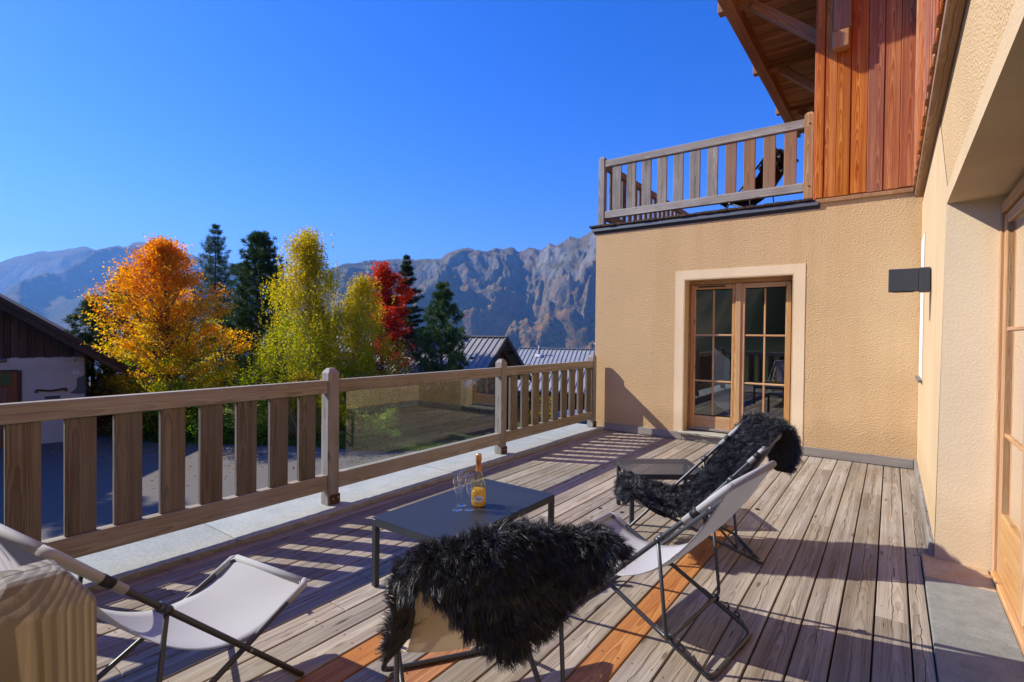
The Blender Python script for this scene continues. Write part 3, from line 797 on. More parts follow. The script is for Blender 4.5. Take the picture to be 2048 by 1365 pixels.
br_ = thing('balcony_railing', 'silver grey wooden balcony railing on top of the wing wall', 'railing', (-2.2, 7.12, 3.04))
YB = 7.075
post(-3.60, -3.505, YB, YB + .095, 3.042, 4.085, br_, W_GREY)
po = post(-.878, -.779, YB - .02, YB + .075, 3.042, 4.09, br_, W_TRIM)
for z in (3.94, 3.20): boxc('bolt', (-.82, YB - .022, z), (.03, .004, .012), BLACK, po, .001, (0, .5, 0))
box('top_rail', (-3.504, YB + .008, 3.915), (-.879, YB + .078, 4.018), W_RAILX, br_, .006)
box('bottom_rail', (-3.504, YB + .008, 3.150), (-.879, YB + .078, 3.258), W_RAILX, br_, .006)
cs = [-3.314, -3.087, -2.857, -2.63, -2.402, -2.175, -1.946, -1.718, -1.492, -1.262, -1.031]
for i, x in enumerate(cs):
    box('baluster', (x - .068, YB + .022, 3.259), (x + .068, YB + .052, 3.914), W_BEAMZ if i > 6 else W_GREY, br_, .004)
box('top_rail', (-3.585, YB + .096, 3.915), (-3.515, 11.9, 4.018), W_RAIL, br_, .006)
box('bottom_rail', (-3.585, YB + .096, 3.150), (-3.515, 11.9, 3.258), W_RAIL, br_, .006)
y = 7.36
while y < 11.8:
    box('baluster', (-3.565, y, 3.259), (-3.535, y + .136, 3.914), W_GREY, br_, .004); y += .228
post(-3.60, -3.505, 11.9, 11.995, 3.042, 4.085, br_, W_GREY)

# ================================================================== FURNITURE
SH = dict(fx=.425, tx=-.405, tz=.819, sx=.443, sz=.3795, rx=-.3275, j=.6465, k=.223, w=.527)
def bez(t, T=None):
    T = T or Vector((SH['tx'], 0, SH['tz'])); Sx = Vector((SH['sx'], 0, SH['sz'])); Cc = Vector((.02, 0, .05))
    return T * (1 - t) ** 2 + Cc * 2 * t * (1 - t) + Sx * t * t

def make_chair(label, loc, rz, sling=SLING, group='folding sling chairs', back=1.0):
    c = thing('deck_chair', label, 'chair', loc, rz, group); WORLD[0] = False
    w = SH['w'] / 2; R = .0105
    F, T = Vector((SH['fx'], 0, .012)), Vector((SH['tx'], 0, SH['tz'])); Rr, Sx = Vector((SH['rx'], 0, .012)), Vector((SH['sx'], 0, SH['sz']))
    T = F + (T - F) * back; J = None
    L = lambda p, y: Vector((p.x, y, p.z))
    w2 = w - .026
    tube('back_frame', [L(T, 0), L(T, w), L(F, w), L(F, -w), L(T, -w), L(T, 0)], R, TUBE, c, 10, .055)
    tube('seat_frame', [L(Sx, 0), L(Sx, w2), L(Rr, w2), L(Rr, -w2), L(Sx, -w2), L(Sx, 0)], R, TUBE, c, 10, .055)
    J = F + (T - F) * (SH['j'] / back); K = Rr + (Sx - Rr) * SH['k']; K = K + Vector((0, 0, .022)); ws = w + .016
    tube('strut', [L(J, ws), L(K, ws), L(K, -ws), L(J, -ws)], .0085, TUBE, c, 8, .04)
    for sg in (1, -1):
        d = (T - F).normalized()
        # pivot cap gripping the back frame
        V1, F1 = tube_data([L(J - d * .022, sg * w), L(J + d * .022, sg * w)], .016, 8)
        V2, F2 = tube_data([L(J, sg * w), L(J, sg * (ws + .012))], .012, 8)
        mesh_py('pivot', *join_data([(V1, F1), (V2, F2)]), TUBE, c, smooth=True)
        # toothed bar: three hooks on the seat frame
        e = (Sx - Rr).normalized(); nrm = Vector((-e.z, 0, e.x)); parts = []
        for q in range(3):
            b0 = Rr + e * (.075 + .055 * q)
            pts = [b0 + nrm * .006, b0 + nrm * .026 + e * .004, b0 + nrm * .034 + e * .018, b0 + nrm * .022 + e * .027]
            parts.append(tube_data([L(p, sg * (w2 + .004)) for p in pts], .0048, 6))
        parts.append(tube_data([L(Rr + e * .045 + nrm * .006, sg * (w2 + .004)), L(Rr + e * .27 + nrm * .006, sg * (w2 + .004))], .007, 6))
        mesh_py('hook_bar', *join_data(parts), TUBE, c, smooth=True)
        # bolt where the frames cross
        A = (T - F); Bq = (Sx - Rr); den = A.x * -Bq.z + Bq.x * A.z; tt = ((Rr - F).x * -Bq.z + Bq.x * (Rr - F).z) / den
        X = F + A * tt
        mesh_py('bolt', *tube_data([L(X, sg * (w + .013)), L(X, sg * (w2 - .012))], .006, 6), BOLT, c)
    # sling: sagging sheet, hemmed round both bars
    nu, nv = 36, 12; V, Fc = [], []
    for i in range(nu + 1):
        t = i / nu; p = bez(t, T); tn = bez(min(t + .01, 1), T) - bez(max(t - .01, 0), T); tn.normalize(); nm = Vector((-tn.z, 0, tn.x)); nm = -nm if nm.z < 0 else nm
        edge = (w * (1 - t) + w2 * t) * (1 - .05 * math.sin(math.pi * t) ** .8)
        for j in range(nv + 1):
            v = -1 + 2 * j / nv
            sag = -.022 * math.sin(math.pi * t) * (1 - v * v) + .004 * math.sin(7 * t + 3 * v)
            q = p + nm * sag
            V.append((q.x, v * edge, q.z))
    for i in range(nu):
        for j in range(nv):
            a = i * (nv + 1) + j; Fc.append((a, a + 1, a + nv + 2, a + nv + 1))
    sl = mesh_py('sling', V, Fc, sling, c, smooth=True)
    m = sl.modifiers.new('thick', 'SOLIDIFY'); m.thickness = .0022; m.offset = 0
    # sleeves: fabric pockets over the tube ends
    for sg in (1, -1):
        d = (T - F).normalized()
        tube('stay_band', [L(T - d * .215, sg * w), L(T - d * .175, sg * w)], .0160, BLACK, c, 10)
        tube('sleeve', [L(T - d * .26, sg * w), L(T - d * .13, sg * w), L(T - d * .02, sg * w), L(T + d * .004, sg * (w - .02))], [.0145, .0155, .0165, .014], sling, c, 10)
        e = (Sx - Rr).normalized()
        tube('sleeve', [L(Sx - e * .10, sg * w2), L(Sx - e * .012, sg * w2), L(Sx + e * .006, sg * (w2 - .02))], [.0140, .0155, .013], sling, c, 10)
    tube('hem', [L(T, w - .02), L(T, 0), L(T, -w + .02)], .0155, sling, c, 10); tube('hem', [L(Sx, w2 - .02), L(Sx, 0), L(Sx, -w2 + .02)], .015, sling, c, 10)
    WORLD[0] = True
    return c
CH = dict(a=(-2.09, .735, 1.699), b=(-1.165, 1.378, 2.549), c=(-.862, 2.433, -3.27), d=(-1.011, 3.484, -2.581))
make_chair('light grey sling deck chair beside the chamfered near wooden post', (*CH['a'][:2], 0), CH['a'][2])
make_chair('sand coloured deck chair seen from behind with a black sheepskin over its back', (*CH['b'][:2], 0), CH['b'][2], SLING_SAND)
make_chair('bare light grey deck chair between the two sheepskin covered chairs', (*CH['c'][:2], 0), CH['c'][2])
make_chair('far deck chair beside the small side table covered by a black sheepskin', (*CH['d'][:2], 0), CH['d'][2])
BALC = (-1.62, 7.95, 2.75)
make_chair('dark deck chair up on the balcony behind the wooden balusters', (BALC[0], BALC[1], 3.04), BALC[2], SLING_DARK, 'folding sling chairs')

# ---- sheepskins
FURM = NT('black_wool')
_at = FURM.n('ShaderNodeAttribute', attribute_name='tint')
FURM = FURM.done(FURM.bsdf(_at.outputs['Color'], .5, spec=.6))
HIDE = plain('hide', (.012, .012, .014), .9)
def local(cd, P, z0=0.0):
    x, y, th = cd; c, s = math.cos(th), math.sin(th)
    return np.stack([x + c * P[:, 0] - s * P[:, 1], y + s * P[:, 0] + c * P[:, 1], P[:, 2] + z0], -1)

def sheepskin(name, label, cd, surf, n, seed, length=.06, z0=0.0, wid=.0026, inside=None):
    """surf(s,t) -> local points; pelt outline given by inside(s,t); s,t in 0..1, -1..1"""
    rs = np.random.RandomState(seed)
    t_ = thing(name, label, 'sheepskin', (cd[0], cd[1], z0))
    # hide
    ns, ntt = 44, 26
    Sg, Tg = np.meshgrid(np.linspace(0, 1, ns), np.linspace(-1, 1, ntt), indexing='ij')
    P = local(cd, surf(Sg.ravel(), Tg.ravel()), z0); ok = inside(Sg.ravel(), Tg.ravel()).reshape(ns, ntt)
    i = np.arange(ns - 1)[:, None] * ntt + np.arange(ntt - 1)[None, :]
    keep = ok[:-1, :-1] & ok[1:, :-1] & ok[:-1, 1:] & ok[1:, 1:]
    Fq = np.stack([i, i + ntt, i + ntt + 1, i + 1], -1)[keep]
    mesh_np('hide', P, Fq, HIDE, t_, smooth=True)
    # wool: tapering curved strands gathered in locks
    nl = n // 26
    ls, lt = rs.rand(nl), rs.rand(nl) * 2 - 1
    k = inside(ls, lt); ls, lt = ls[k], lt[k]; nl = len(ls)
    idx = np.repeat(np.arange(nl), 26)
    s = ls[idx] + rs.randn(len(idx)) * .009; t = lt[idx] + rs.randn(len(idx)) * .024
    s = np.clip(s, 0, 1); t = np.clip(t, -1, 1)
    p0 = local(cd, surf(s, t), z0); e = 1e-3
    ds = local(cd, surf(np.clip(s + e, 0, 1), t), z0) - local(cd, surf(np.clip(s - e, 0, 1), t), z0)
    dt = local(cd, surf(s, np.clip(t + e, -1, 1)), z0) - local(cd, surf(s, np.clip(t - e, -1, 1)), z0)
    nz = lambda a: a / (np.linalg.norm(a, axis=1, keepdims=True) + 1e-9)
    ds, dt = nz(ds), nz(dt); nm = nz(np.cross(ds, dt))
    nm *= surf.sign
    lockdir = rs.randn(nl, 3)[idx] * .38 + ds * surf.flow[0] + dt * (surf.flow[1] + .3 * t[:, None])
    d = nz(nm * 1.0 + lockdir + rs.randn(len(idx), 3) * .16)
    lk = (.7 + .6 * rs.rand(nl))[idx]
    Ln = length * lk * (.8 + .4 * rs.rand(len(idx)))
    Ln = Ln[:, None]
    g = np.array([0, 0, -1.0])
    curl = rs.randn(nl, 3)[idx] * .35
    q1 = p0 + d * Ln * .38
    d2 = nz(d + g * .35 + curl * .5); q2 = q1 + d2 * Ln * .34
    d3 = nz(d2 + g * .5 + curl); q3 = q2 + d3 * Ln * .30
    # strands of a lock lean together towards one soft tip
    cnt = np.bincount(idx, minlength=nl)[:, None]
    def lockmean(a): m_ = np.zeros((nl, 3)); np.add.at(m_, idx, a); return (m_ / np.maximum(cnt, 1))[idx]
    q2 = q2 + (lockmean(q2) - q2) * .35; q3 = q3 + (lockmean(q3) - q3) * .5
    side = nz(np.cross(d, rs.randn(len(idx), 3)))
    wv = wid * (.7 + .6 * rs.rand(len(idx)))[:, None]
    m1 = q1 * .6 + q2 * .4
    V = np.stack([p0 - side * wv, p0 + side * wv, m1 - side * wv * .9, m1 + side * wv * .9, q3 - side * wv * .15, q3 + side * wv * .15], 1).reshape(-1, 3)
    b = (np.arange(len(idx)) * 6)[:, None]
    Fq = np.concatenate([b + np.array([[0, 1, 3, 2]]), b + np.array([[2, 3, 5, 4]])], 0)
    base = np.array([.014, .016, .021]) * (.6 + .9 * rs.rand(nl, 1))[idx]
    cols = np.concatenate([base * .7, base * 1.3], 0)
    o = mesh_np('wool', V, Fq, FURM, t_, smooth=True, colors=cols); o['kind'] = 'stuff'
    return t_

def pathsurf(pts, half, sign=1, flow=(.5, 0), drape=None):
    """pelt laid along a profile (u,z) with lateral half width"""
    P = np.array(pts, float); seg = np.linalg.norm(np.diff(P, axis=0), axis=1); cum = np.concatenate([[0], np.cumsum(seg)]) / seg.sum()
    def f(s, t):
        u = np.interp(s, cum, P[:, 0]); z = np.interp(s, cum, P[:, 1]); y = t * half
        if drape is not None: u, y, z = drape(s, t, u, y, z)
        return np.stack([u, y, z], -1)
    f.sign = sign; f.flow = flow
    return f
bz = [bez(t) for t in np.linspace(0, 1, 21)]
# over the back of the middle chair: a little down the front, most of it hanging behind
bzB = [bez(t) for t in np.linspace(0, 1, 21)]
pB = [(p.x + .012, p.z + .016) for p in bzB[1:8]][::-1] + [(-.412, .852), (-.452, .838), (-.476, .79), (-.486, .725), (-.490, .65), (-.492, .565)]
def drB(s, t, u, y, z):
    e = np.maximum(0, np.abs(t) - .80)
    z = z - e * .30; u = u + .018 * np.sin(t * 5 + s * 4)
    z = z + .016 * np.sin(t * 4.1 + 1.0)
    return u, y, z
def inB(s, t):   # t>0 is the left side
    lim = np.interp(t, [-1, -.85, -.5, -.15, .2, .45, .62, .8, .95, 1], [.66, .72, .84, .95, .995, .90, .80, .74, .70, .66])
    lo = np.interp(t, [-1, -.8, .3, .7, 1], [.40, .22, .15, .10, .08])
    return (s < lim) & (s > lo)
sB = pathsurf(pB, .315, -1, (.55, 0.0), drB)
sheepskin('sheepskin', 'black sheepskin hanging over the back of the middle deck chair', CH['b'], sB, 190000, 3, .040, wid=.0008, inside=inB)
# on the far chair: from over the seat front, up the sling, over the head and down behind
pD = [(.50, .33), (.475, .385), (.44, .405)] + [(p.x, p.z + .02) for p in bz[1:20]][::-1] + [(-.412, .852), (-.455, .83), (-.478, .76), (-.484, .66), (-.486, .56)]
def drD(s, t, u, y, z):
    z = z + .018 * np.sin(s * 17 + t * 2) + .010 * np.sin(t * 6 + s * 5)
    e = np.maximum(0, np.abs(t) - .86); z = z + e * .10
    y = y + .02 * np.sin(s * 9)
    return u, y, z
def inD(s, t):
    hw = np.interp(s, [0, .05, .12, .25, .38, .48, .56, .68, .8, .9, .96, 1.0], [.6, .92, 1.0, .95, .88, 1.0, .90, 1.0, 1.0, .88, .7, .4])
    return np.abs(t + .08 * np.sin(s * 11)) < hw
sD = pathsurf(pD, .300, -1, (-.25, 0.0), drD)
sheepskin('sheepskin', 'black sheepskin lying on the far deck chair by the french door', CH['d'], sD, 150000, 5, .043, wid=.0010, inside=inD)
sE = pathsurf(pD, .27, -1, (-.25, 0.0), drD)
sheepskin('sheepskin', 'black sheepskin on the balcony chair seen between the balusters', BALC, sE, 9000, 8, .05, 3.04, .004, inside=inD)

# ---- tables
def table(name, label, c, lx, ly, h, rz):
    t = thing(name, label, 'table', (c[0], c[1], 0), rz); WORLD[0] = False
    ax, ay = lx / 2, ly / 2; th_ = .004; ap = .042; lg = .032
    o = box('table_top', (-ax, -ay, h - th_), (ax, ay, h), PERF, t, 0)
    for s in (1, -1):
        box('apron', (-ax + lg, s * ay - (.004 if s > 0 else 0), h - ap), (ax - lg, s * ay + (0 if s > 0 else .004), h - th_ - .0005), DARKMET, t, 0)
        box('apron', (s * ax - (.004 if s > 0 else 0), -ay + lg, h - ap), (s * ax + (0 if s > 0 else .004), ay - lg, h - th_ - .0005), DARKMET, t, 0)
    for sx in (1, -1):
        for sy in (1, -1):
            x0, y0 = sx * ax, sy * ay
            lo = (min(x0, x0 - sx * lg), min(y0, y0 - sy * lg), .006); hi = (max(x0, x0 - sx * lg), max(y0, y0 - sy * lg), h - th_ - .0005)
            l_ = box('leg', lo, hi, DARKMET, t, .003)
            box('foot', (lo[0] + .004, lo[1] + .004, .0), (hi[0] - .004, hi[1] - .004, .0062), RUBBER, l_, .001)
    WORLD[0] = True
    return t
TH = .385
table('coffee_table', 'large dark perforated metal coffee table carrying a bottle and three flutes', (-2.005, 2.333), .575, .985, TH, 0)
table('side_table', 'small dark perforated metal table behind the far sheepskin chair', (-1.448, 3.965), .585, .48, TH - .005, math.radians(37.0))

# ---- bottle and flutes
def lq(name, col, rough=.02, ior=1.34):
    t = NT(name); g = t.n('ShaderNodeBsdfGlass'); t.set(g, 'Color', (*col, 1)); t.set(g, 'Roughness', rough); t.set(g, 'IOR', ior)
    tp = t.n('ShaderNodeBsdfTransparent'); t.set(tp, 'Color', (*col, 1)); mx = t.n('ShaderNodeMixShader'); t.set(mx, 0, .55)
    t.t.links.new(g.outputs[0], mx.inputs[1]); t.t.links.new(tp.outputs[0], mx.inputs[2]); return t.done(mx.outputs[0])
_w = NT('sparkling_wine'); _d = _w.bsdf((.86, .60, .07), .15, spec=.6); _t = _w.n('ShaderNodeBsdfTranslucent'); _w.set(_t, 'Color', (1, .72, .10, 1))
_m = _w.n('ShaderNodeMixShader'); _w.set(_m, 0, .5); _w.t.links.new(_d, _m.inputs[1]); _w.t.links.new(_t.outputs[0], _m.inputs[2]); WINE = _w.done(_m.outputs[0])
BOT = thinglass('bottle_glass', (.93, .90, .66), 1.8)
FOIL = plain('copper_foil', (.62, .27, .10), .35, .55)
GOLD = plain('gold_cap', (.72, .50, .20), .3, .7)
PAPER = plain('label_paper', (.80, .78, .74), .6)
INK = plain('label_ink', (.03, .03, .05), .6)
BP = (-1.958, 2.352, TH)
bo = thing('champagne_bottle', 'clear champagne bottle with copper foil neck and oval white label', 'bottle', BP); WORLD[0] = False
prof = [(.0, .004), (.030, .0), (.0425, .004), (.0450, .03), (.0455, .07), (.0445, .10), (.040, .130), (.032, .158), (.0235, .185), (.0172, .208), (.0150, .225), (.0148, .270)]
lathe('bottle_body', prof, BOT, bo, 32)
lathe('wine', [(0, .008), (.040, .008), (.0425, .03), (.0430, .07), (.0424, .098), (.0, .098)], WINE, bo, 32)
lathe('foil', [(.0182, .206), (.0162, .225), (.0160, .262), (.0178, .264), (.0184, .285), (.0170, .300)], FOIL, bo, 24)
lathe('cap', [(.0170, .2995), (.0172, .304), (.012, .309), (0, .310)], GOLD, bo, 24)
va = math.atan2(-BP[1], -BP[0]) + .10     # label turned towards the terrace corner
Vl, Fl = [(0, 0, 0)], []
for i in range(24):
    a = 2 * math.pi * i / 24; Vl.append((a, 0, 0))
Vv = []
def lab(px, pz, off): 
    an = va + px / .0455; r = .0462 + off
    return (r * math.cos(an), r * math.sin(an), .052 + pz)
Vv = [lab(0, 0, .0)]; Fv = []
for ring in (.5, 1.0):
    for i in range(28):
        a = 2 * math.pi * i / 28; Vv.append(lab(.031 * ring * math.cos(a), .022 * ring * math.sin(a), 0))
for i in range(28):
    j = (i + 1) % 28; Fv.append((0, 1 + i, 1 + j)); Fv.append((1 + i, 29 + i, 29 + j, 1 + j))
lbo = mesh_py('label', Vv, Fv, PAPER, bo, smooth=True)
WORLD[0] = True
def text(name, body, size, mat, parent, mw):
    cu = bpy.data.curves.new(name, 'FONT'); cu.body = body; cu.size = size; cu.align_x = 'CENTER'; cu.align_y = 'CENTER'; cu.extrude = .0004
    ob = bpy.data.objects.new(name, cu); COL.objects.link(ob)
    dg = bpy.context.evaluated_depsgraph_get(); me = bpy.data.meshes.new_from_object(ob.evaluated_get(dg)); COL.objects.unlink(ob); bpy.data.objects.remove(ob)
    me.materials.clear(); me.materials.append(mat)
    o = bpy.data.objects.new(name, me); o.matrix_basis = mw; return link(o, parent)
nv = Vector((math.cos(va), math.sin(va), 0)); xv = Vector((-math.sin(va), math.cos(va), 0)); zv = Vector((0, 0, 1))
mw = Matrix((xv, zv, nv)).transposed().to_4x4(); mw.translation = Vector(BP) + nv * .0472 + Vector((0, 0, .052))
text('lettering', 'Ruinart', .0115, INK, lbo, mw)

def flute(x, y, label):
    f = thing('champagne_flute', label, 'glass', (x, y, TH), 0, 'champagne flutes'); WORLD[0] = False
    outer = [(.0, .0), (.031, .0005), (.0305, .002), (.012, .006), (.0045, .012), (.0036, .03), (.0036, .078), (.007, .088), (.0165, .108), (.0235, .132), (.0262, .158), (.0255, .185), (.0235, .212)]
    inner = [(.0225, .212), (.0245, .185), (.0252, .158), (.0225, .132), (.0152, .109), (.004, .095), (0, .094)]
    lathe('bowl', outer[6:] + inner, CRYSTAL, f, 28); lathe('stem', outer[4:7], CRYSTAL, f, 14); lathe('foot', outer[:5], CRYSTAL, f, 28)
    WORLD[0] = True
flute(-2.000, 2.215, 'leftmost champagne flute standing in front of the others')
flute(-2.035, 2.290, 'champagne flute standing behind the other two')
flute(-1.948, 2.262, 'champagne flute closest to the bottle')

# ================================================================== NEIGHBOURS
# old house across the courtyard: gable wall along WD, seen in its own shade
NC = Vector((-18.891, 4.793, 0)); WD = Vector((.262, .965, 0)).normalized(); WN = Vector((WD.y, -WD.x, 0))
GZ = -1.9
nh = thing('neighbour_house', 'old house with pale plaster, dark plank gable and steep roof across the courtyard', 'house', (NC.x - WD.x * 5, NC.y - WD.y * 5, GZ))
def nw(s, z, off=0.0): p = NC + WD * s + WN * off; return (p.x, p.y, z)
def nquad(name, pts, off, mat, par, thick=.0):
    """polygon of (s,z) on the gable wall, standing off proud of it, with thickness behind"""
    n = len(pts); V = [nw(s, z, off) for s, z in pts] + [nw(s, z, off - thick) for s, z in pts]
    F = [tuple(range(n))] + ([tuple(range(2 * n - 1, n - 1, -1))] + [(i, i + n, (i + 1) % n + n, (i + 1) % n) for i in range(n)] if thick else [])
    c = Vector((0, 0, 0))
    for v in V: c += Vector(v)
    c /= len(V)
    o = mesh_py(name, [Vector(v) - c for v in V], F, mat, par, loc=c)
    bm = bmesh.new(); bm.from_mesh(o.data); bmesh.ops.recalc_face_normals(bm, faces=bm.faces); bm.to_mesh(o.data); bm.free()
    return o
nquad('wall', [(-14, GZ), (0, GZ), (0, .62), (-14, .62)], 0, PLASTER, nh, .5)
def nside():
    P = [nw(0, GZ, -.001), nw(0, .62, -.001)]; D = -WN * 9
    V = [Vector(P[0]), Vector(P[1]), Vector(P[1]) + D, Vector(P[0]) + D]
    mesh_py('side_wall', V, [(0, 1, 2, 3)], PLASTER, nh)
nside()
SL = .709; roofz = lambda s, off=0: 2.02 + (-1.68 - s) * SL       # underside of the roof
gb = nquad('gable', [(-14, .622), (-.02, .622), (-.02, .84), (-7.2, roofz(-7.2)), (-14, roofz(-7.2) - 6.8 * SL)], -.06, W_DARK, nh, .1)
s = -.05; rng = random.Random(4)
while s > -5.2:
    wv = rng.uniform(.10, .19)
    nquad('plank', [(s - wv + .008, .605 + rng.uniform(-.01, .01)), (s, .605), (s, roofz(s) - .10), (s - wv + .008, roofz(s - wv) - .10)], rng.uniform(-.012, .012), W_DARK, gb, .03); s -= wv
# roof slopes
def slab(name, a, b, c, d, th_, mat, par):
    up = Vector((0, 0, th_)); V = [Vector(p) for p in (a, b, c, d)]; V = V + [v + up for v in V]
    return mesh_py(name, V, [(3, 2, 1, 0), (4, 5, 6, 7), (0, 1, 5, 4), (1, 2, 6, 5), (2, 3, 7, 6), (3, 0, 4, 7)], mat, par)
nr_ = slab('roof', nw(.90, roofz(.90), .68), nw(-7.2, roofz(-7.2), .68), nw(-7.2, roofz(-7.2), -9), nw(.90, roofz(.90), -9), .06, W_DARKY, nh)
slab('roof_slope', nw(-7.2, roofz(-7.2), .68), nw(-15.3, roofz(.90), .68), nw(-15.3, roofz(.90), -9), nw(-7.2, roofz(-7.2), -9), .06, W_DARKY, nh)
beam('barge_board', nw(.93, roofz(.93) + .05, .70), nw(-7.2, roofz(-7.2) + .05, .70), .04, .24, W_DARKY, nr_, .004)
beam('barge_trim', nw(.95, roofz(.95) + .17, .74), nw(-7.2, roofz(-7.2) + .17, .74), .05, .10, W_DARKY, nr_, .004)
for s in (.55, .28, .05): beam('rafter', nw(s, roofz(s) - .06, .66), nw(s, roofz(s) - .06, -8.8), .07, .10, W_DARKY, nr_, .003)
beam('wall_plate', nw(-.10, .76, .62), nw(-.10, .76, -8.8), .22, .24, W_DARKY, nh, .01)
# door with a small pane
nd = nquad('front_door', [(-2.30, GZ), (-1.40, GZ), (-1.40, .24), (-2.30, .24)], .010, W_DOOR, nh, .009)
nquad('door_frame', [(-1.40, GZ), (-1.325, GZ), (-1.325, .27), (-1.40, .27)], .035, W_DARK, nd, .034); nquad('door_frame', [(-2.38, .242), (-1.401, .242), (-1.401, .29), (-2.38, .29)], .035, W_DARK, nd, .034)
nquad('pane', [(-2.12, -.12), (-1.525, -.12), (-1.525, .195), (-2.12, .195)], .022, CARGLASS, nd, .011)
for s in (-1.46, -1.62, -1.78, -1.94, -2.10): nquad('panel_board', [(s - .14, -1.6), (s, -1.6), (s, -.2), (s - .14, -.2)], .024, W_DOOR, nd, .013)
V, F = tube_data([nw(-1.95, .56, .06), nw(-1.62, .56, .06)], [.055, .055], 10); mesh_py('porch_lamp', V, F, ZINC, nh, smooth=True)
# scar of bare stone at the corner
SCAR = stone('bare_stone', (.09, .085, .08), (.17, .16, .15), 5)
nquad('bare_stone', [(.004, .09), (-.07, .05), (-.14, .03), (-.175, -.04), (-.165, -.16), (-.19, -.28), (-.26, -.36), (-.33, -.41), (-.24, -.44), (-.12, -.46), (.004, -.45)], .006, SCAR, nh, .004)
# carved bracket shelf and letter slot
pts = [(-1.06, -.36), (-1.05, -.28), (-1.0, -.265), (-.72, -.305), (-.44, -.255), (-.385, -.27), (-.37, -.345), (-.41, -.37), (-.42, -.315), (-.72, -.352), (-1.0, -.315), (-1.02, -.37)]
nquad('carved_ornament', pts, .05, W_DARK, nh, .045)
nquad('letter_slot', [(-.86, -.555), (-.53, -.555), (-.53, -.48), (-.86, -.48)], .015, DARKMET, nh, .014)
npl = nquad('number_plate', [(-.255, .13), (-.125, .13), (-.125, .215), (-.255, .215)], .012, WHITE, nh, .01)
mw = Matrix((WD, Vector((0, 0, 1)), WN)).transposed().to_4x4(); mw.translation = Vector(nw(-.19, .172, .014))
text('number', '10', .085, INK, npl, mw)

# two houses below with ribbed metal roofs
def metal(name, c):
    t = NT(name); p = t.pos(); a = t.noise(p, 1.3, 4, .6)
    return t.done(t.bsdf(t.mix(t.ramp(a, [(.3, 0), (.7, 1)]), tuple(x * .82 for x in c), c), .55, .0, spec=.4))
MET1 = metal('roof_metal', (.31, .295, .275)); MET2 = metal('roof_metal_light', (.33, .335, .34))
def ribbed_house(label, A, r, g, L, hw, zr, slope, zg, mat, wallmat, ribs, back=None):
    A = Vector((*A, 0)); r = Vector((*r, 0)).normalized(); g = Vector((*g, 0)).normalized()
    P = lambda t, h, z: tuple(A + r * t + g * h + Vector((0, 0, z)))
    hs = thing('village_house', label, 'house', P(L / 2, 0, zg))
    zz = lambda h: zr - slope * abs(h)
    rf1 = slab('roof', P(-.35, 0, zz(0)), P(L, 0, zz(0)), P(L, hw, zz(hw)), P(-.35, hw, zz(hw)), .07, mat, hs)
    slab('roof_slope', P(-.35, -hw, zz(hw)), P(L, -hw, zz(hw)), P(L, 0, zz(0)), P(-.35, 0, zz(0)), .07, mat, hs)
    n = int(L / ribs)
    for i in range(n + 1):
        t = -.30 + i * ribs
        beam('rib', P(t, .05, zz(.05) + .085), P(t, hw + .02, zz(hw + .02) + .085), .045, .055, mat, rf1, 0)
    rr = random.Random(11)
    for i in range(16):
        t = rr.uniform(0, L - .5); h = rr.choice((.45, .62)) * hw
        beam('snow_guard', P(t, h, zz(h) + .12), P(t + ribs * .9, h, zz(h) + .12), .05, .06, TAR, rf1, 0)
    beam('ridge_cap', P(-.4, 0, zr + .10), P(L, 0, zr + .10), .28, .06, mat, rf1, 0)
    for s_ in (1, -1): beam('barge_board', P(-.36, 0, zr + .0), P(-.36, s_ * (hw + .02), zz(hw) - .01), .05, .2, W_DARKY, hs, 0)
    for s_ in (1, -1): beam('rafter', P(-.05, s_ * .9, zz(.9) - .1), P(-.34, s_ * .9, zz(.9) - .1), .12, .16, W_DARKY, hs, 0)
    iw = hw - .55
    V = [P(.25, -iw, zg), P(.25, iw, zg), P(.25, iw, zz(iw) - .02), P(.25, 0, zr - .02), P(.25, -iw, zz(iw) - .02)]
    mesh_py('gable_wall', V, [(0, 1, 2, 3, 4)], wallmat[0], hs)
    mesh_py('front_wall', [P(.25, iw, zg), P(L, iw, zg), P(L, iw, zz(iw)), P(.25, iw, zz(iw))], [(0, 1, 2, 3)], wallmat[1], hs)
    mesh_py('back_wall', [P(L, iw, zg), P(L, -iw, zg), P(L, -iw, zz(iw)), P(L, 0, zr), P(L, iw, zz(iw))], [(0, 1, 2, 3, 4)], wallmat[1], hs)
    return hs, P, zz
hs, P, zz = ribbed_house('village house with grey ribbed roof and dark wooden gable behind the lone pine', (-14.63, 19.03), (-.97, -.23), (.23, -.97), 9.5, 3.3, 1.2, .66, -4.0, MET1, (W_DARK, W_DARK), .29)
for z0, z1 in ((-2.25, -2.05), (-1.95, -1.75), (-1.65, -1.45)): beam('balcony_board', P(-.25, -2.6, (z0 + z1) / 2), P(-.25, 2.6, (z0 + z1) / 2), .04, z1 - z0, W_DARKY, hs, 0)
boxc('window', P(.22, -.2, -.35), (.5, .5, .6), CARGLASS, hs, 0)
hs, P, zz = ribbed_house('village house with pale ribbed roof, chimney and vent pipe beyond the railing', (-19.4, 27.9), (.94, .34), (.34, -.94), 12, 4.6, .43, .49, -6.0, MET2, (CREAM, W_DARK), .27)
cb = P(5.0, -.35, .35)
co = box('chimney', (cb[0] - .28, cb[1] - .28, cb[2] - .6), (cb[0] + .28, cb[1] + .28, cb[2] + .42), CREAM, hs, .01)
box('chimney_cap', (cb[0] - .38, cb[1] - .38, cb[2] + .50), (cb[0] + .38, cb[1] + .38, cb[2] + .56), WHITE, co, .01)
for dx in (-.2, .2):
    for dy in (-.2, .2): box('cap_foot', (cb[0] + dx - .05, cb[1] + dy - .05, cb[2] + .421), (cb[0] + dx + .05, cb[1] + dy + .05, cb[2] + .499), CREAM, co, 0)
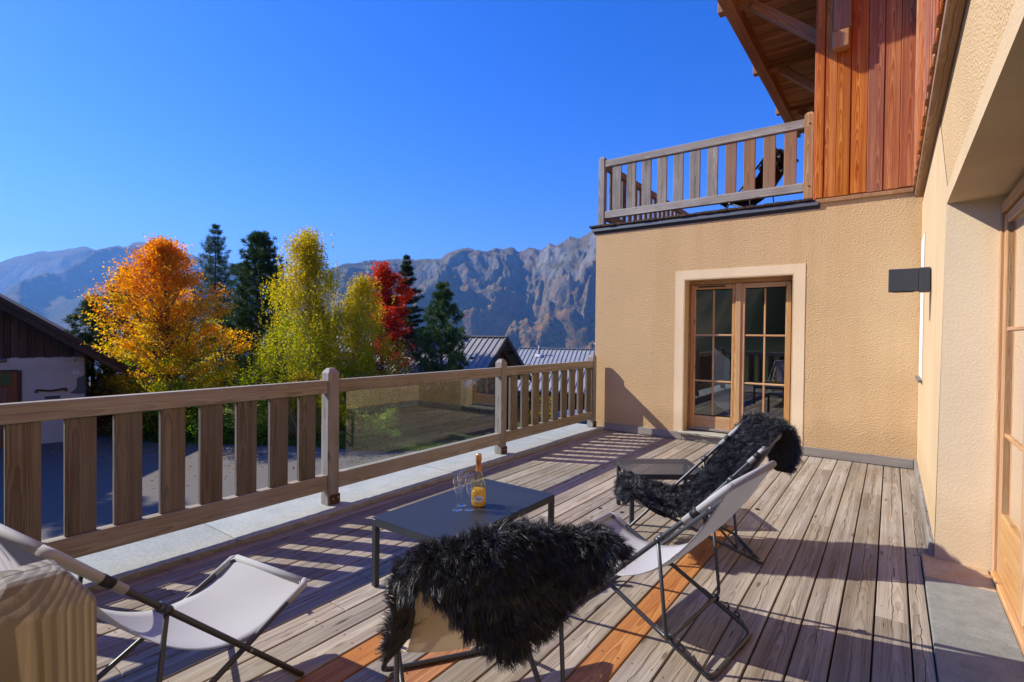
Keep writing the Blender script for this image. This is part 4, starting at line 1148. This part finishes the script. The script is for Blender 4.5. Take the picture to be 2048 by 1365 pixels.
vb = P(1.2, .9, zz(.9)); V, F = tube_data([vb, (vb[0], vb[1], vb[2] + .75)], .06, 8); mesh_py('vent_pipe', V, F, ZINC, hs, smooth=True)
box('vent_flashing', (vb[0] - .2, vb[1] - .2, vb[2] + .02), (vb[0] + .2, vb[1] + .2, vb[2] + .16), WHITE, hs, .01)

# cars on the lower road
def car(label, loc, rz, col):
    pm = plain('car_paint_' + label.split()[0], col, .25, .3, .6, **{'Coat Weight': .6})
    c = thing('parked_car', label, 'car', loc, rz, 'cars parked below the terrace'); WORLD[0] = False
    side = [(-2.05, .35), (-2.08, .62), (-2.0, .86), (-1.55, .95), (-.95, 1.40), (-.55, 1.47), (.45, 1.45), (1.0, 1.05), (1.75, .92), (2.05, .70), (2.08, .40), (1.95, .28), (-1.95, .28)]
    n = len(side); V, F = [], []
    for y, k in ((-.86, 0), (-.80, 1), (.80, 1), (.86, 0)):
        for x, z in side:
            V.append((x, y * (.86 if z > 1.0 else 1), z + (.012 if k else 0)))
    for i in range(3):
        for j in range(n): a, b = i * n + j, i * n + (j + 1) % n; F.append((a, b, b + n, a + n))
    F += [tuple(range(n - 1, -1, -1)), tuple(range(3 * n, 4 * n))]
    mesh_py('body', V, F, pm, c, smooth=False)
    for s_ in (1, -1):
        Vw = [(-1.42, s_ * .872, .97), (-.93, s_ * .755, 1.34), (-.53, s_ * .752, 1.405), (.40, s_ * .752, 1.39), (.90, s_ * .865, 1.02)]
        mesh_py('side_window', Vw, [(0, 1, 2, 3, 4)], CARGLASS, c)
        for x in (1.28, -1.28):
            Vt, Ft = tube_data([(x, s_ * .70, .31), (x, s_ * .885, .31)], .31, 18); w_ = mesh_py('wheel', Vt, Ft, RUBBER, c, smooth=False)
            Vt, Ft = tube_data([(x, s_ * .886, .31), (x, s_ * .892, .31)], .19, 14); mesh_py('rim', Vt, Ft, BOLT, w_)
        boxc('headlight', (2.03, s_ * .62, .72), (.08, .32, .13), WHITE, c, .02); boxc('tail_light', (-2.03, s_ * .66, .80), (.08, .26, .16), RUSTY, c, .02)
    mesh_py('windscreen', [(.52, -.70, 1.445), (.52, .70, 1.445), (1.02, .80, 1.075), (1.02, -.80, 1.075)], [(0, 1, 2, 3)], CARGLASS, c)
    mesh_py('rear_window', [(-1.0, -.70, 1.375), (-1.0, .70, 1.375), (-1.5, .80, .985), (-1.5, -.80, .985)], [(3, 2, 1, 0)], CARGLASS, c)
    WORLD[0] = True
car('blue hatchback parked below, behind the last balusters', (-10.2, 19.2, -3.27), .9, (.12, .25, .42))
car('silver car parked just beside the blue hatchback', (-8.6, 20.2, -3.43), .9, (.45, .52, .58))

# ================================================================== PLANTS
def blades(P, D, Sd, Ln, Wd, cols, name, mat, par):
    """rhombic leaves: centre base P, direction D, side Sd"""
    n = len(P); Ln = Ln[:, None]; Wd = Wd[:, None]
    V = np.stack([P, P + D * Ln * .45 + Sd * Wd * .5, P + D * Ln, P + D * Ln * .45 - Sd * Wd * .5], 1).reshape(-1, 3)
    F = np.arange(4 * n).reshape(n, 4)
    return mesh_np(name, V, F, mat, par, colors=cols)
nrm_ = lambda a: a / (np.linalg.norm(a, axis=1, keepdims=True) + 1e-9)

def limb_parts(paths):
    return join_data([tube_data(p, r, 5, False) for p, r in paths])

def leafy(name, label, base, H, env, seed, pal, nclump=220, per=130, leaf=.075, spread=.30, droop=0.0, trunk=.09, h0=.12, group='autumn trees beyond the courtyard', cat='tree', stems=1, lean=(0, 0), asym=.35, bark=BARK, flat=.6, fork=False):
    rs = np.random.RandomState(seed); base = np.array(base, float)
    t_ = thing(name, label, cat, tuple(base), 0, group)
    paths = []
    ax = lambda h: np.stack([base[0] + lean[0] * h * H + .10 * np.sin(h * 5 + seed) * h, base[1] + lean[1] * h * H + .10 * np.cos(h * 4 + seed) * h, base[2] + h * H], -1)
    hs_ = np.linspace(0, .93, 12)
    if trunk > 0: paths.append(([Vector(p) for p in ax(hs_)], list(trunk * (1 - hs_) ** .8 + .012)))
    for k in range(1, stems):
        an = rs.rand() * 6.28; off = np.array([math.cos(an), math.sin(an), 0])
        paths.append(([Vector(ax(np.array([h]))[0] + off * (.25 + .55 * h) * h * env(h * .6)) for h in np.linspace(0, .75, 8)], list(trunk * .7 * (1 - np.linspace(0, .85, 8)))))
    # clumps of foliage in an uneven envelope
    h = h0 + (1 - h0) * rs.rand(nclump * 3) ** .9
    an = rs.rand(nclump * 3) * 2 * np.pi
    rmax = np.array([env(x) for x in h]) * (1 - asym * .5 + asym * np.sin(an * 3 + h * 9 + seed) * .6 + asym * .6 * np.sin(an * 2 - h * 15 + seed * 2) + asym * .3 * rs.randn(nclump * 3))
    rmax = np.minimum(rmax, 1.12 * np.array([env(x) for x in h])); rr = rmax * (rs.rand(nclump * 3) ** .45)
    ok = rmax > .03; h, an, rr = h[ok][:nclump], an[ok][:nclump], rr[ok][:nclump]
    C = ax(h) + np.stack([np.cos(an) * rr, np.sin(an) * rr, -droop * rr * .25], -1)
    for i in range(len(C)):
        if trunk > 0:
            hb = max(.05, h[i] - (.10 + .25 * rr[i] / max(H, .1)) - .04)
            b0 = ax(np.array([hb]))[0]; m = (b0 + C[i]) / 2 + np.array([0, 0, .12 * rr[i] + droop * .15])
            paths.append(([Vector(b0), Vector(m), Vector(C[i])], [.006 + .012 * rr[i] * (1 - h[i] * .5), .007, .003]))
    if paths: mesh_py('trunk', *limb_parts(paths), bark, t_, smooth=True)
    n = len(C) * per; idx = np.repeat(np.arange(len(C)), per)
    sz = spread * (.6 + .8 * rs.rand(len(C)))[idx][:, None]
    off = rs.randn(n, 3) * sz * np.array([1, 1, flat])
    rdir = nrm_(np.stack([np.cos(an), np.sin(an), .35 + .5 * h], -1))[idx]
    off = off * .62 + rdir * (rs.rand(n) * 1.9 - .9)[:, None] * sz * (1 + .6 * (rr / (rr.max() + 1e-6)))[idx][:, None]
    if droop:
        strand = rs.randint(0, 9, n) + idx * 9; sx = rs.randn(len(C) * 9, 2)[strand] * sz
        hang = rs.rand(n) ** .8 * (.35 + .75 * rs.rand(len(C) * 9)[strand]) * droop
        off = np.concatenate([sx + rs.randn(n, 2) * .03, (rs.randn(n) * .10 - hang)[:, None]], 1)
    P = C[idx] + off
    P[:, 2] = np.maximum(P[:, 2], base[2] + .02)
    D = nrm_(rs.randn(n, 3) * np.array([1, 1, .6]) + np.array([0, 0, -.35 - .5 * droop]))
    Nn = nrm_(rs.randn(n, 3) * .9 + np.array([0, 0, .8])); Sd = nrm_(np.cross(D, Nn))
    rel = np.clip((P[:, 2] - base[2]) / H, 0, 1)
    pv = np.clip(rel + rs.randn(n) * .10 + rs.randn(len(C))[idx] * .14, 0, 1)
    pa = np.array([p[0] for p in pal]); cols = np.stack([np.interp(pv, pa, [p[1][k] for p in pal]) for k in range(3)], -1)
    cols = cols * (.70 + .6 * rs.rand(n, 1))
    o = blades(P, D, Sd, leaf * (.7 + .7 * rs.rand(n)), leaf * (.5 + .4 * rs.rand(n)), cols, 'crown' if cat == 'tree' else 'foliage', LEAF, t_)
    o['kind'] = 'stuff'
    return t_

def conifer(name, label, base, H, env, seed, kind, n_lev=26, per=6, col=(.066, .128, .044), group='conifers beyond the courtyard', trunk=.11, h0=.06, dens=1.0):
    rs = np.random.RandomState(seed); base = np.array(base, float)
    t_ = thing(name, label, 'tree', tuple(base), 0, group)
    paths = [([Vector(base + np.array([.03 * math.sin(h * 6 + seed), .03 * math.cos(h * 5), h * H])) for h in np.linspace(0, 1, 10)], list(trunk * (1 - np.linspace(0, .96, 10))))]
    PP, DD, LL = [], [], []
    for li in range(n_lev):
        h = h0 + (1 - h0) * (li + rs.rand() * .6) / n_lev
        if h > .995: continue
        for b in range(per):
            an = 2 * math.pi * (b + rs.rand() * .8) / per + li * 1.7
            L = env(h) * (.50 + .65 * rs.rand())
            if L < .05: continue
            o = np.array([math.cos(an), math.sin(an), 0.0]); z0 = base + np.array([0, 0, h * H])
            if kind == 'pine': up = .30 + .5 * h; sag = -.10
            elif kind == 'larch': up = .12; sag = .30
            else: up = -.12 + .45 * h; sag = -.02
            f = lambda t: z0 + o * L * t + np.array([0, 0, L * (up * t * (t if kind == 'pine' else 1) - sag * t * (1 - t) * 2 * (1 if kind != 'larch' else 1))])
            pts = [f(t) for t in (0, .35, .7, 1.0)]
            paths.append(([Vector(p) for p in pts], [.005 + .014 * L, .004 + .008 * L, .005, .002]))
            if kind == 'pine':
                m = int((5 + 9 * L) * dens)
                ts = .35 + .70 * rs.rand(m) ** .7
                c = np.array([f(t) for t in ts]) + rs.randn(m, 3) * np.array([.085, .085, .05]) * (.5 + L * .5)
                k = 30
                ci = np.repeat(np.arange(m), k)
                d = nrm_(rs.randn(m * k, 3) * .75 + o * .55 + np.array([0, 0, .75]))
                PP.append(c[ci] + rs.randn(m * k, 3) * .022); DD.append(d); LL.append(.11 + .10 * rs.rand(m * k))
            else:
                m = int((46 if kind == 'larch' else 62) * (L + .2) * dens) + 5
                ts = rs.rand(m) ** .8; ts = .06 + .96 * ts
                sw = (1.02 - ts) * L * (.30 if kind == 'spruce' else .34)
                sd = np.array([-o[1], o[0], 0]); lat = (rs.rand(m) * 2 - 1)
                c = np.array([f(t) for t in ts]) + sd * (lat * sw)[:, None] + np.array([0, 0, -1.0]) * (np.abs(lat) * sw * .35 + rs.rand(m) * (.05 if kind == 'spruce' else .12))[:, None]
                k = 7 if kind == 'spruce' else 5; ci = np.repeat(np.arange(m), k)
                d = nrm_(rs.randn(m * k, 3) * .55 + o * .6 + sd * (lat[ci] * .6)[:, None] + np.array([0, 0, -.15 if kind == 'larch' else .1]))
                PP.append(c[ci] + rs.randn(m * k, 3) * .025); DD.append(d); LL.append((.10 if kind == 'spruce' else .085) + .06 * rs.rand(m * k))
    mesh_py('trunk', *limb_parts(paths), BARK, t_, smooth=True)
    P = np.concatenate(PP); D = np.concatenate(DD); Ln = np.concatenate(LL); n = len(P)
    Sd = nrm_(np.cross(D, rs.randn(n, 3)))
    cc = np.array(col) * (.55 + .9 * rs.rand(n, 1)) * np.array([1, 1, 1]) + rs.rand(n, 1) * np.array([.012, .010, .0])
    o = blades(P, D, Sd, Ln, np.full(n, .020 if kind != 'larch' else .016), cc, 'crown', NEEDLE, t_); o['kind'] = 'stuff'
    return t_

# autumn beech: orange on top, yellow and still green below
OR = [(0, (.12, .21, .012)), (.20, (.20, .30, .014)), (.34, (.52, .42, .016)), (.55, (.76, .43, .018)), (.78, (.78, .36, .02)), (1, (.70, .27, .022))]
bx, by = -17.6, 6.46
def envO(h): return float(np.interp(h, [0, .10, .2, .34, .48, .62, .75, .87, .95, 1], [.6, 1.15, 1.5, 1.85, 2.1, 2.0, 1.45, .85, .45, .12]))
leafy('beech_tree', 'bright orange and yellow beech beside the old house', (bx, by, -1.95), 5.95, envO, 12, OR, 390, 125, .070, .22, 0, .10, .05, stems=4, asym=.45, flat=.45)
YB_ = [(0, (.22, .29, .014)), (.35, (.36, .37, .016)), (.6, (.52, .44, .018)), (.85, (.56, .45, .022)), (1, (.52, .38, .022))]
def envB(h): return float(np.interp(h, [0, .15, .3, .5, .62, .75, .87, .95, 1], [1.3, 2.1, 2.55, 2.4, 2.0, 1.3, .68, .32, .08]))
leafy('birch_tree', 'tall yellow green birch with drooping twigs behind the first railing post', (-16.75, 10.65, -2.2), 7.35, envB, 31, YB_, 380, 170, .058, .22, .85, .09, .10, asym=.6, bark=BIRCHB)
def envB2(h): return float(np.interp(h, [0, .2, .5, .75, .92, 1], [.9, 1.6, 1.75, 1.3, .6, .08]))
leafy('birch_tree', 'lower yellow birch right of the tall one in front of the red maple', (-15.95, 12.2, -2.5), 6.1, envB2, 33, YB_, 250, 160, .058, .21, .75, .06, .10, asym=.5, bark=BIRCHB)
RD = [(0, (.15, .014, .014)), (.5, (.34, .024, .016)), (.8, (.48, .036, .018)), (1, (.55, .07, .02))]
def envM(h): return float(np.interp(h, [0, .2, .45, .7, .88, 1], [.4, 1.2, 1.75, 1.55, .8, .12]))
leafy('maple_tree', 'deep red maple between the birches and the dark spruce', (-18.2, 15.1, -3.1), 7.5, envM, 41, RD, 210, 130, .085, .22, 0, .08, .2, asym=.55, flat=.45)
# conifers
def cone(w, p=1.0, lo=.2): return lambda h: w * (1 - h) ** p * min(1, .45 + h * 6)
conifer('pine_tree', 'dark pine half hidden behind the left side of the orange beech', (-23.9, 7.35, -2.2), 5.9, lambda h: float(np.interp(h, [0, .3, .7, .95, 1], [1.2, 1.35, .75, .25, .05])), 51, 'pine', 24, 5)
conifer('pine_tree', 'dark pine rising just behind the tip of the orange beech', (-22.3, 7.9, -2.2), 7.0, lambda h: float(np.interp(h, [0, .3, .7, .95, 1], [1.3, 1.4, .8, .3, .05])), 52, 'pine', 26, 5)
conifer('larch_tree', 'feathery blue green larch between the beech and the dense pine', (-24.3, 10.8, -2.4), 8.6, lambda h: 2.7 * (1 - h) ** .85 + .05, 53, 'larch', 38, 6, (.075, .14, .075))
conifer('pine_tree', 'tall dense dark pine left of the yellow birch', (-20.75, 10.95, -2.4), 7.75, lambda h: float(np.interp(h, [0, .2, .5, .75, .92, 1], [1.3, 1.5, 1.3, .95, .5, .12])), 54, 'pine', 34, 7, (.055, .11, .038))
conifer('spruce_tree', 'narrow dark spruce rising behind the red maple', (-19.3, 17.5, -3.4), 8.7, lambda h: 2.9 * (1 - h) ** 1.05 + .06, 55, 'spruce', 36, 6, (.040, .085, .036))
conifer('pine_tree', 'lone green pine standing in front of the ribbed roof', (-12.95, 13.45, -2.6), 5.75, lambda h: float(np.interp(h, [0, .25, .5, .75, .93, 1], [1.3, 1.4, 1.1, .62, .26, .05])), 56, 'pine', 24, 5, (.055, .115, .038))
conifer('pine_tree', 'small dark pine beside the roof edge of the old house', (-22.3, 5.9, -2.1), 4.6, lambda h: 1.4 * (1 - h) ** .8 + .05, 57, 'pine', 20, 5)
conifer('spruce_tree', 'bushy dark spruce filling the gap behind the birches', (-20.6, 13.4, -3.0), 6.0, lambda h: 2.3 * (1 - h) ** .9 + .05, 58, 'spruce', 28, 7, (.035, .07, .032))
OG = 'unseen spruces added for shade left of the old house'  # spruces out of view, added to cast shade over the courtyard asphalt
for i_, (x_, y_, h_, l_) in enumerate(((-21.5, -1.6, 12.2, 'unseen spruce added for shade close to the left end of the old house'), (-19.2, -4.4, 11.4, 'unseen spruce added for shade nearest to the terrace beside the courtyard'), (-23.4, -5.2, 13.2, 'tallest unseen spruce added for shade at the back beyond the old house'))):
    conifer('spruce_tree', l_, (x_, y_, -1.9), h_, lambda h: 2.7 * (1 - h) ** .75 + .05, 80 + i_, 'spruce', 34, 7, (.024, .05, .022), OG, .16)  # unseen spruces added for shade, named like the visible ones
# shrubs
GRN = [(0, (.06, .14, .018)), (.6, (.12, .25, .025)), (1, (.26, .33, .03))]
YEL = [(0, (.16, .17, .015)), (1, (.46, .34, .02))]
BRO = [(0, (.20, .08, .02)), (1, (.42, .18, .03))]
def dome(w): return lambda h: w * math.sqrt(max(0, 1 - (h * 1.0) ** 2)) * (.8 + .2 * math.sin(h * 8))
SG = 'shrubs along the edge of the courtyard'
leafy('shrub', 'green shrub under the orange beech', (-16.9, 6.9, -1.95), 1.7, dome(1.1), 61, GRN, 60, 110, .075, .16, 0, .02, .05, SG, 'shrub')
leafy('shrub', 'rusty orange shrub beside the corner of the old house', (-19.1, 5.75, -1.95), 1.9, dome(.75), 62, BRO, 45, 110, .07, .16, 0, .02, .05, SG, 'shrub')
leafy('shrub', 'yellow green shrub behind the first railing post', (-14.4, 9.05, -1.95), 2.2, dome(.75), 63, YEL, 60, 110, .06, .16, .4, .02, .05, SG, 'shrub')
leafy('shrub', 'green shrub between the beech and the birch', (-15.6, 8.1, -1.95), 1.2, dome(.9), 64, GRN, 45, 110, .06, .15, 0, .02, .05, SG, 'shrub')
leafy('shrub', 'yellow shrub seen through the last baluster panel', (-9.3, 14.3, -2.6), 2.0, dome(.9), 65, YEL, 60, 110, .06, .18, .2, .02, .05, SG, 'shrub')
leafy('shrub', 'low green shrub behind the glass panel', (-12.6, 10.4, -2.0), 1.0, dome(.9), 66, GRN, 40, 110, .055, .15, 0, .02, .05, SG, 'shrub')
LIT = [(0, (.10, .22, .02)), (.6, (.20, .36, .03)), (1, (.42, .44, .04))]
leafy('shrub', 'bright green shrub at the asphalt edge in front of the beech', (-16.0, 6.75, -1.9), 1.5, dome(1.0), 67, LIT, 55, 100, .06, .17, 0, .02, .05, SG, 'shrub')
leafy('shrub', 'low bright green shrub left of the dry grass', (-14.9, 7.55, -1.9), .95, dome(.85), 68, LIT, 45, 100, .05, .15, 0, .02, .05, SG, 'shrub')
leafy('shrub', 'yellow leaved sapling between the beech and the old house', (-18.2, 6.0, -1.9), 1.6, dome(.7), 69, YEL, 45, 100, .06, .16, .1, .02, .05, SG, 'shrub')
# grass along the asphalt edge
def verge(name, label, line, width, n, hmin, hmax, cols, seed, zoff=0.0):
    rs = np.random.RandomState(seed); Lp = np.array(line, float); seg = np.linalg.norm(np.diff(Lp, axis=0), axis=1); cum = np.concatenate([[0], np.cumsum(seg)])
    u = rs.rand(n) * cum[-1]; x = np.interp(u, cum, Lp[:, 0]); y = np.interp(u, cum, Lp[:, 1])
    o = rs.rand(n) ** 1.3 * width; d = np.array([-.55, .83])
    wob = .25 * np.sin(u * 2.3) + .15 * np.sin(u * 6.1)
    P = np.stack([x + d[0] * (o + wob * .4), y + d[1] * (o + wob * .4), np.zeros(n)], -1)
    az = np.degrees(np.arctan2(-P[:, 0], P[:, 1])); P[:, 2] = ground_z(az, np.hypot(P[:, 0], P[:, 1]), P[:, 0], P[:, 1]) - .01 + zoff
    D = nrm_(rs.randn(n, 3) * np.array([.45, .45, .1]) + np.array([0, 0, 1.0])); Sd = nrm_(np.cross(D, rs.randn(n, 3)))
    c = np.array(cols)[rs.randint(0, len(cols), n)] * (.6 + .7 * rs.rand(n, 1))
    o = blades(P, D, Sd, hmin + (hmax - hmin) * rs.rand(n), np.full(n, .022), c, name, GRASS, None)
    return tag(o, label, 'grass', kind='stuff')
EDGE = [(-18.6, 5.35), (-17.0, 5.95), (-15.2, 7.05), (-13.8, 7.95), (-12.4, 8.65), (-11.0, 9.2), (-9.6, 10.65), (-8.2, 11.05)]
verge('grass', 'green grass along the edge of the asphalt', EDGE, 2.2, 26000, .05, .20, [(.055, .13, .015), (.09, .17, .02), (.13, .16, .03)], 71)
verge('dry_grass', 'tall dry straw coloured grass between beech and birch', [(-15.0, 8.0), (-13.9, 8.6)], .9, 1800, .5, 1.1, [(.36, .27, .13), (.28, .19, .09), (.42, .33, .18)], 72)

rs = np.random.RandomState(5); n_ = 900
P = np.stack([rs.uniform(-18, -7, n_), np.zeros(n_), np.full(n_, -1.795)], -1); P[:, 1] = 7.0 - (P[:, 0] + 15) * -.55 - rs.exponential(1.3, n_)
P = P[(P[:, 1] > -2) & (P[:, 1] < 9 + (P[:, 0] + 15) * .3)]; n_ = len(P)
D = nrm_(rs.randn(n_, 3) * np.array([1, 1, .08])); Sd = nrm_(np.cross(D, np.array([[0, 0, 1.0]]) + rs.randn(n_, 3) * .2))
tag(blades(P, D, Sd, .05 + .05 * rs.rand(n_), .04 + .03 * rs.rand(n_), np.array([.45, .22, .04]) * (.4 + .9 * rs.rand(n_, 1)), 'fallen_leaves', LEAF, None), 'yellow leaves fallen on the asphalt near the beech', 'leaves', kind='stuff')

# ------------------------------------------------------------------ air
t = NT('haze'); pv = t.n('ShaderNodeVolumePrincipled')
t.set(pv, 'Color', (.17, .44, 1.0, 1)); t.set(pv, 'Density', 1.05e-4); t.set(pv, 'Anisotropy', .25)
t.t.links.new(pv.outputs[0], t.out.inputs['Volume']); HZ = t.m
hz = box('haze', (-12500, -4000, -400), (6500, 12500, 1650), HZ, None, 0)
hz.display_type = 'WIRE'; tag(hz, 'thin blue mountain air', 'haze', kind='stuff')
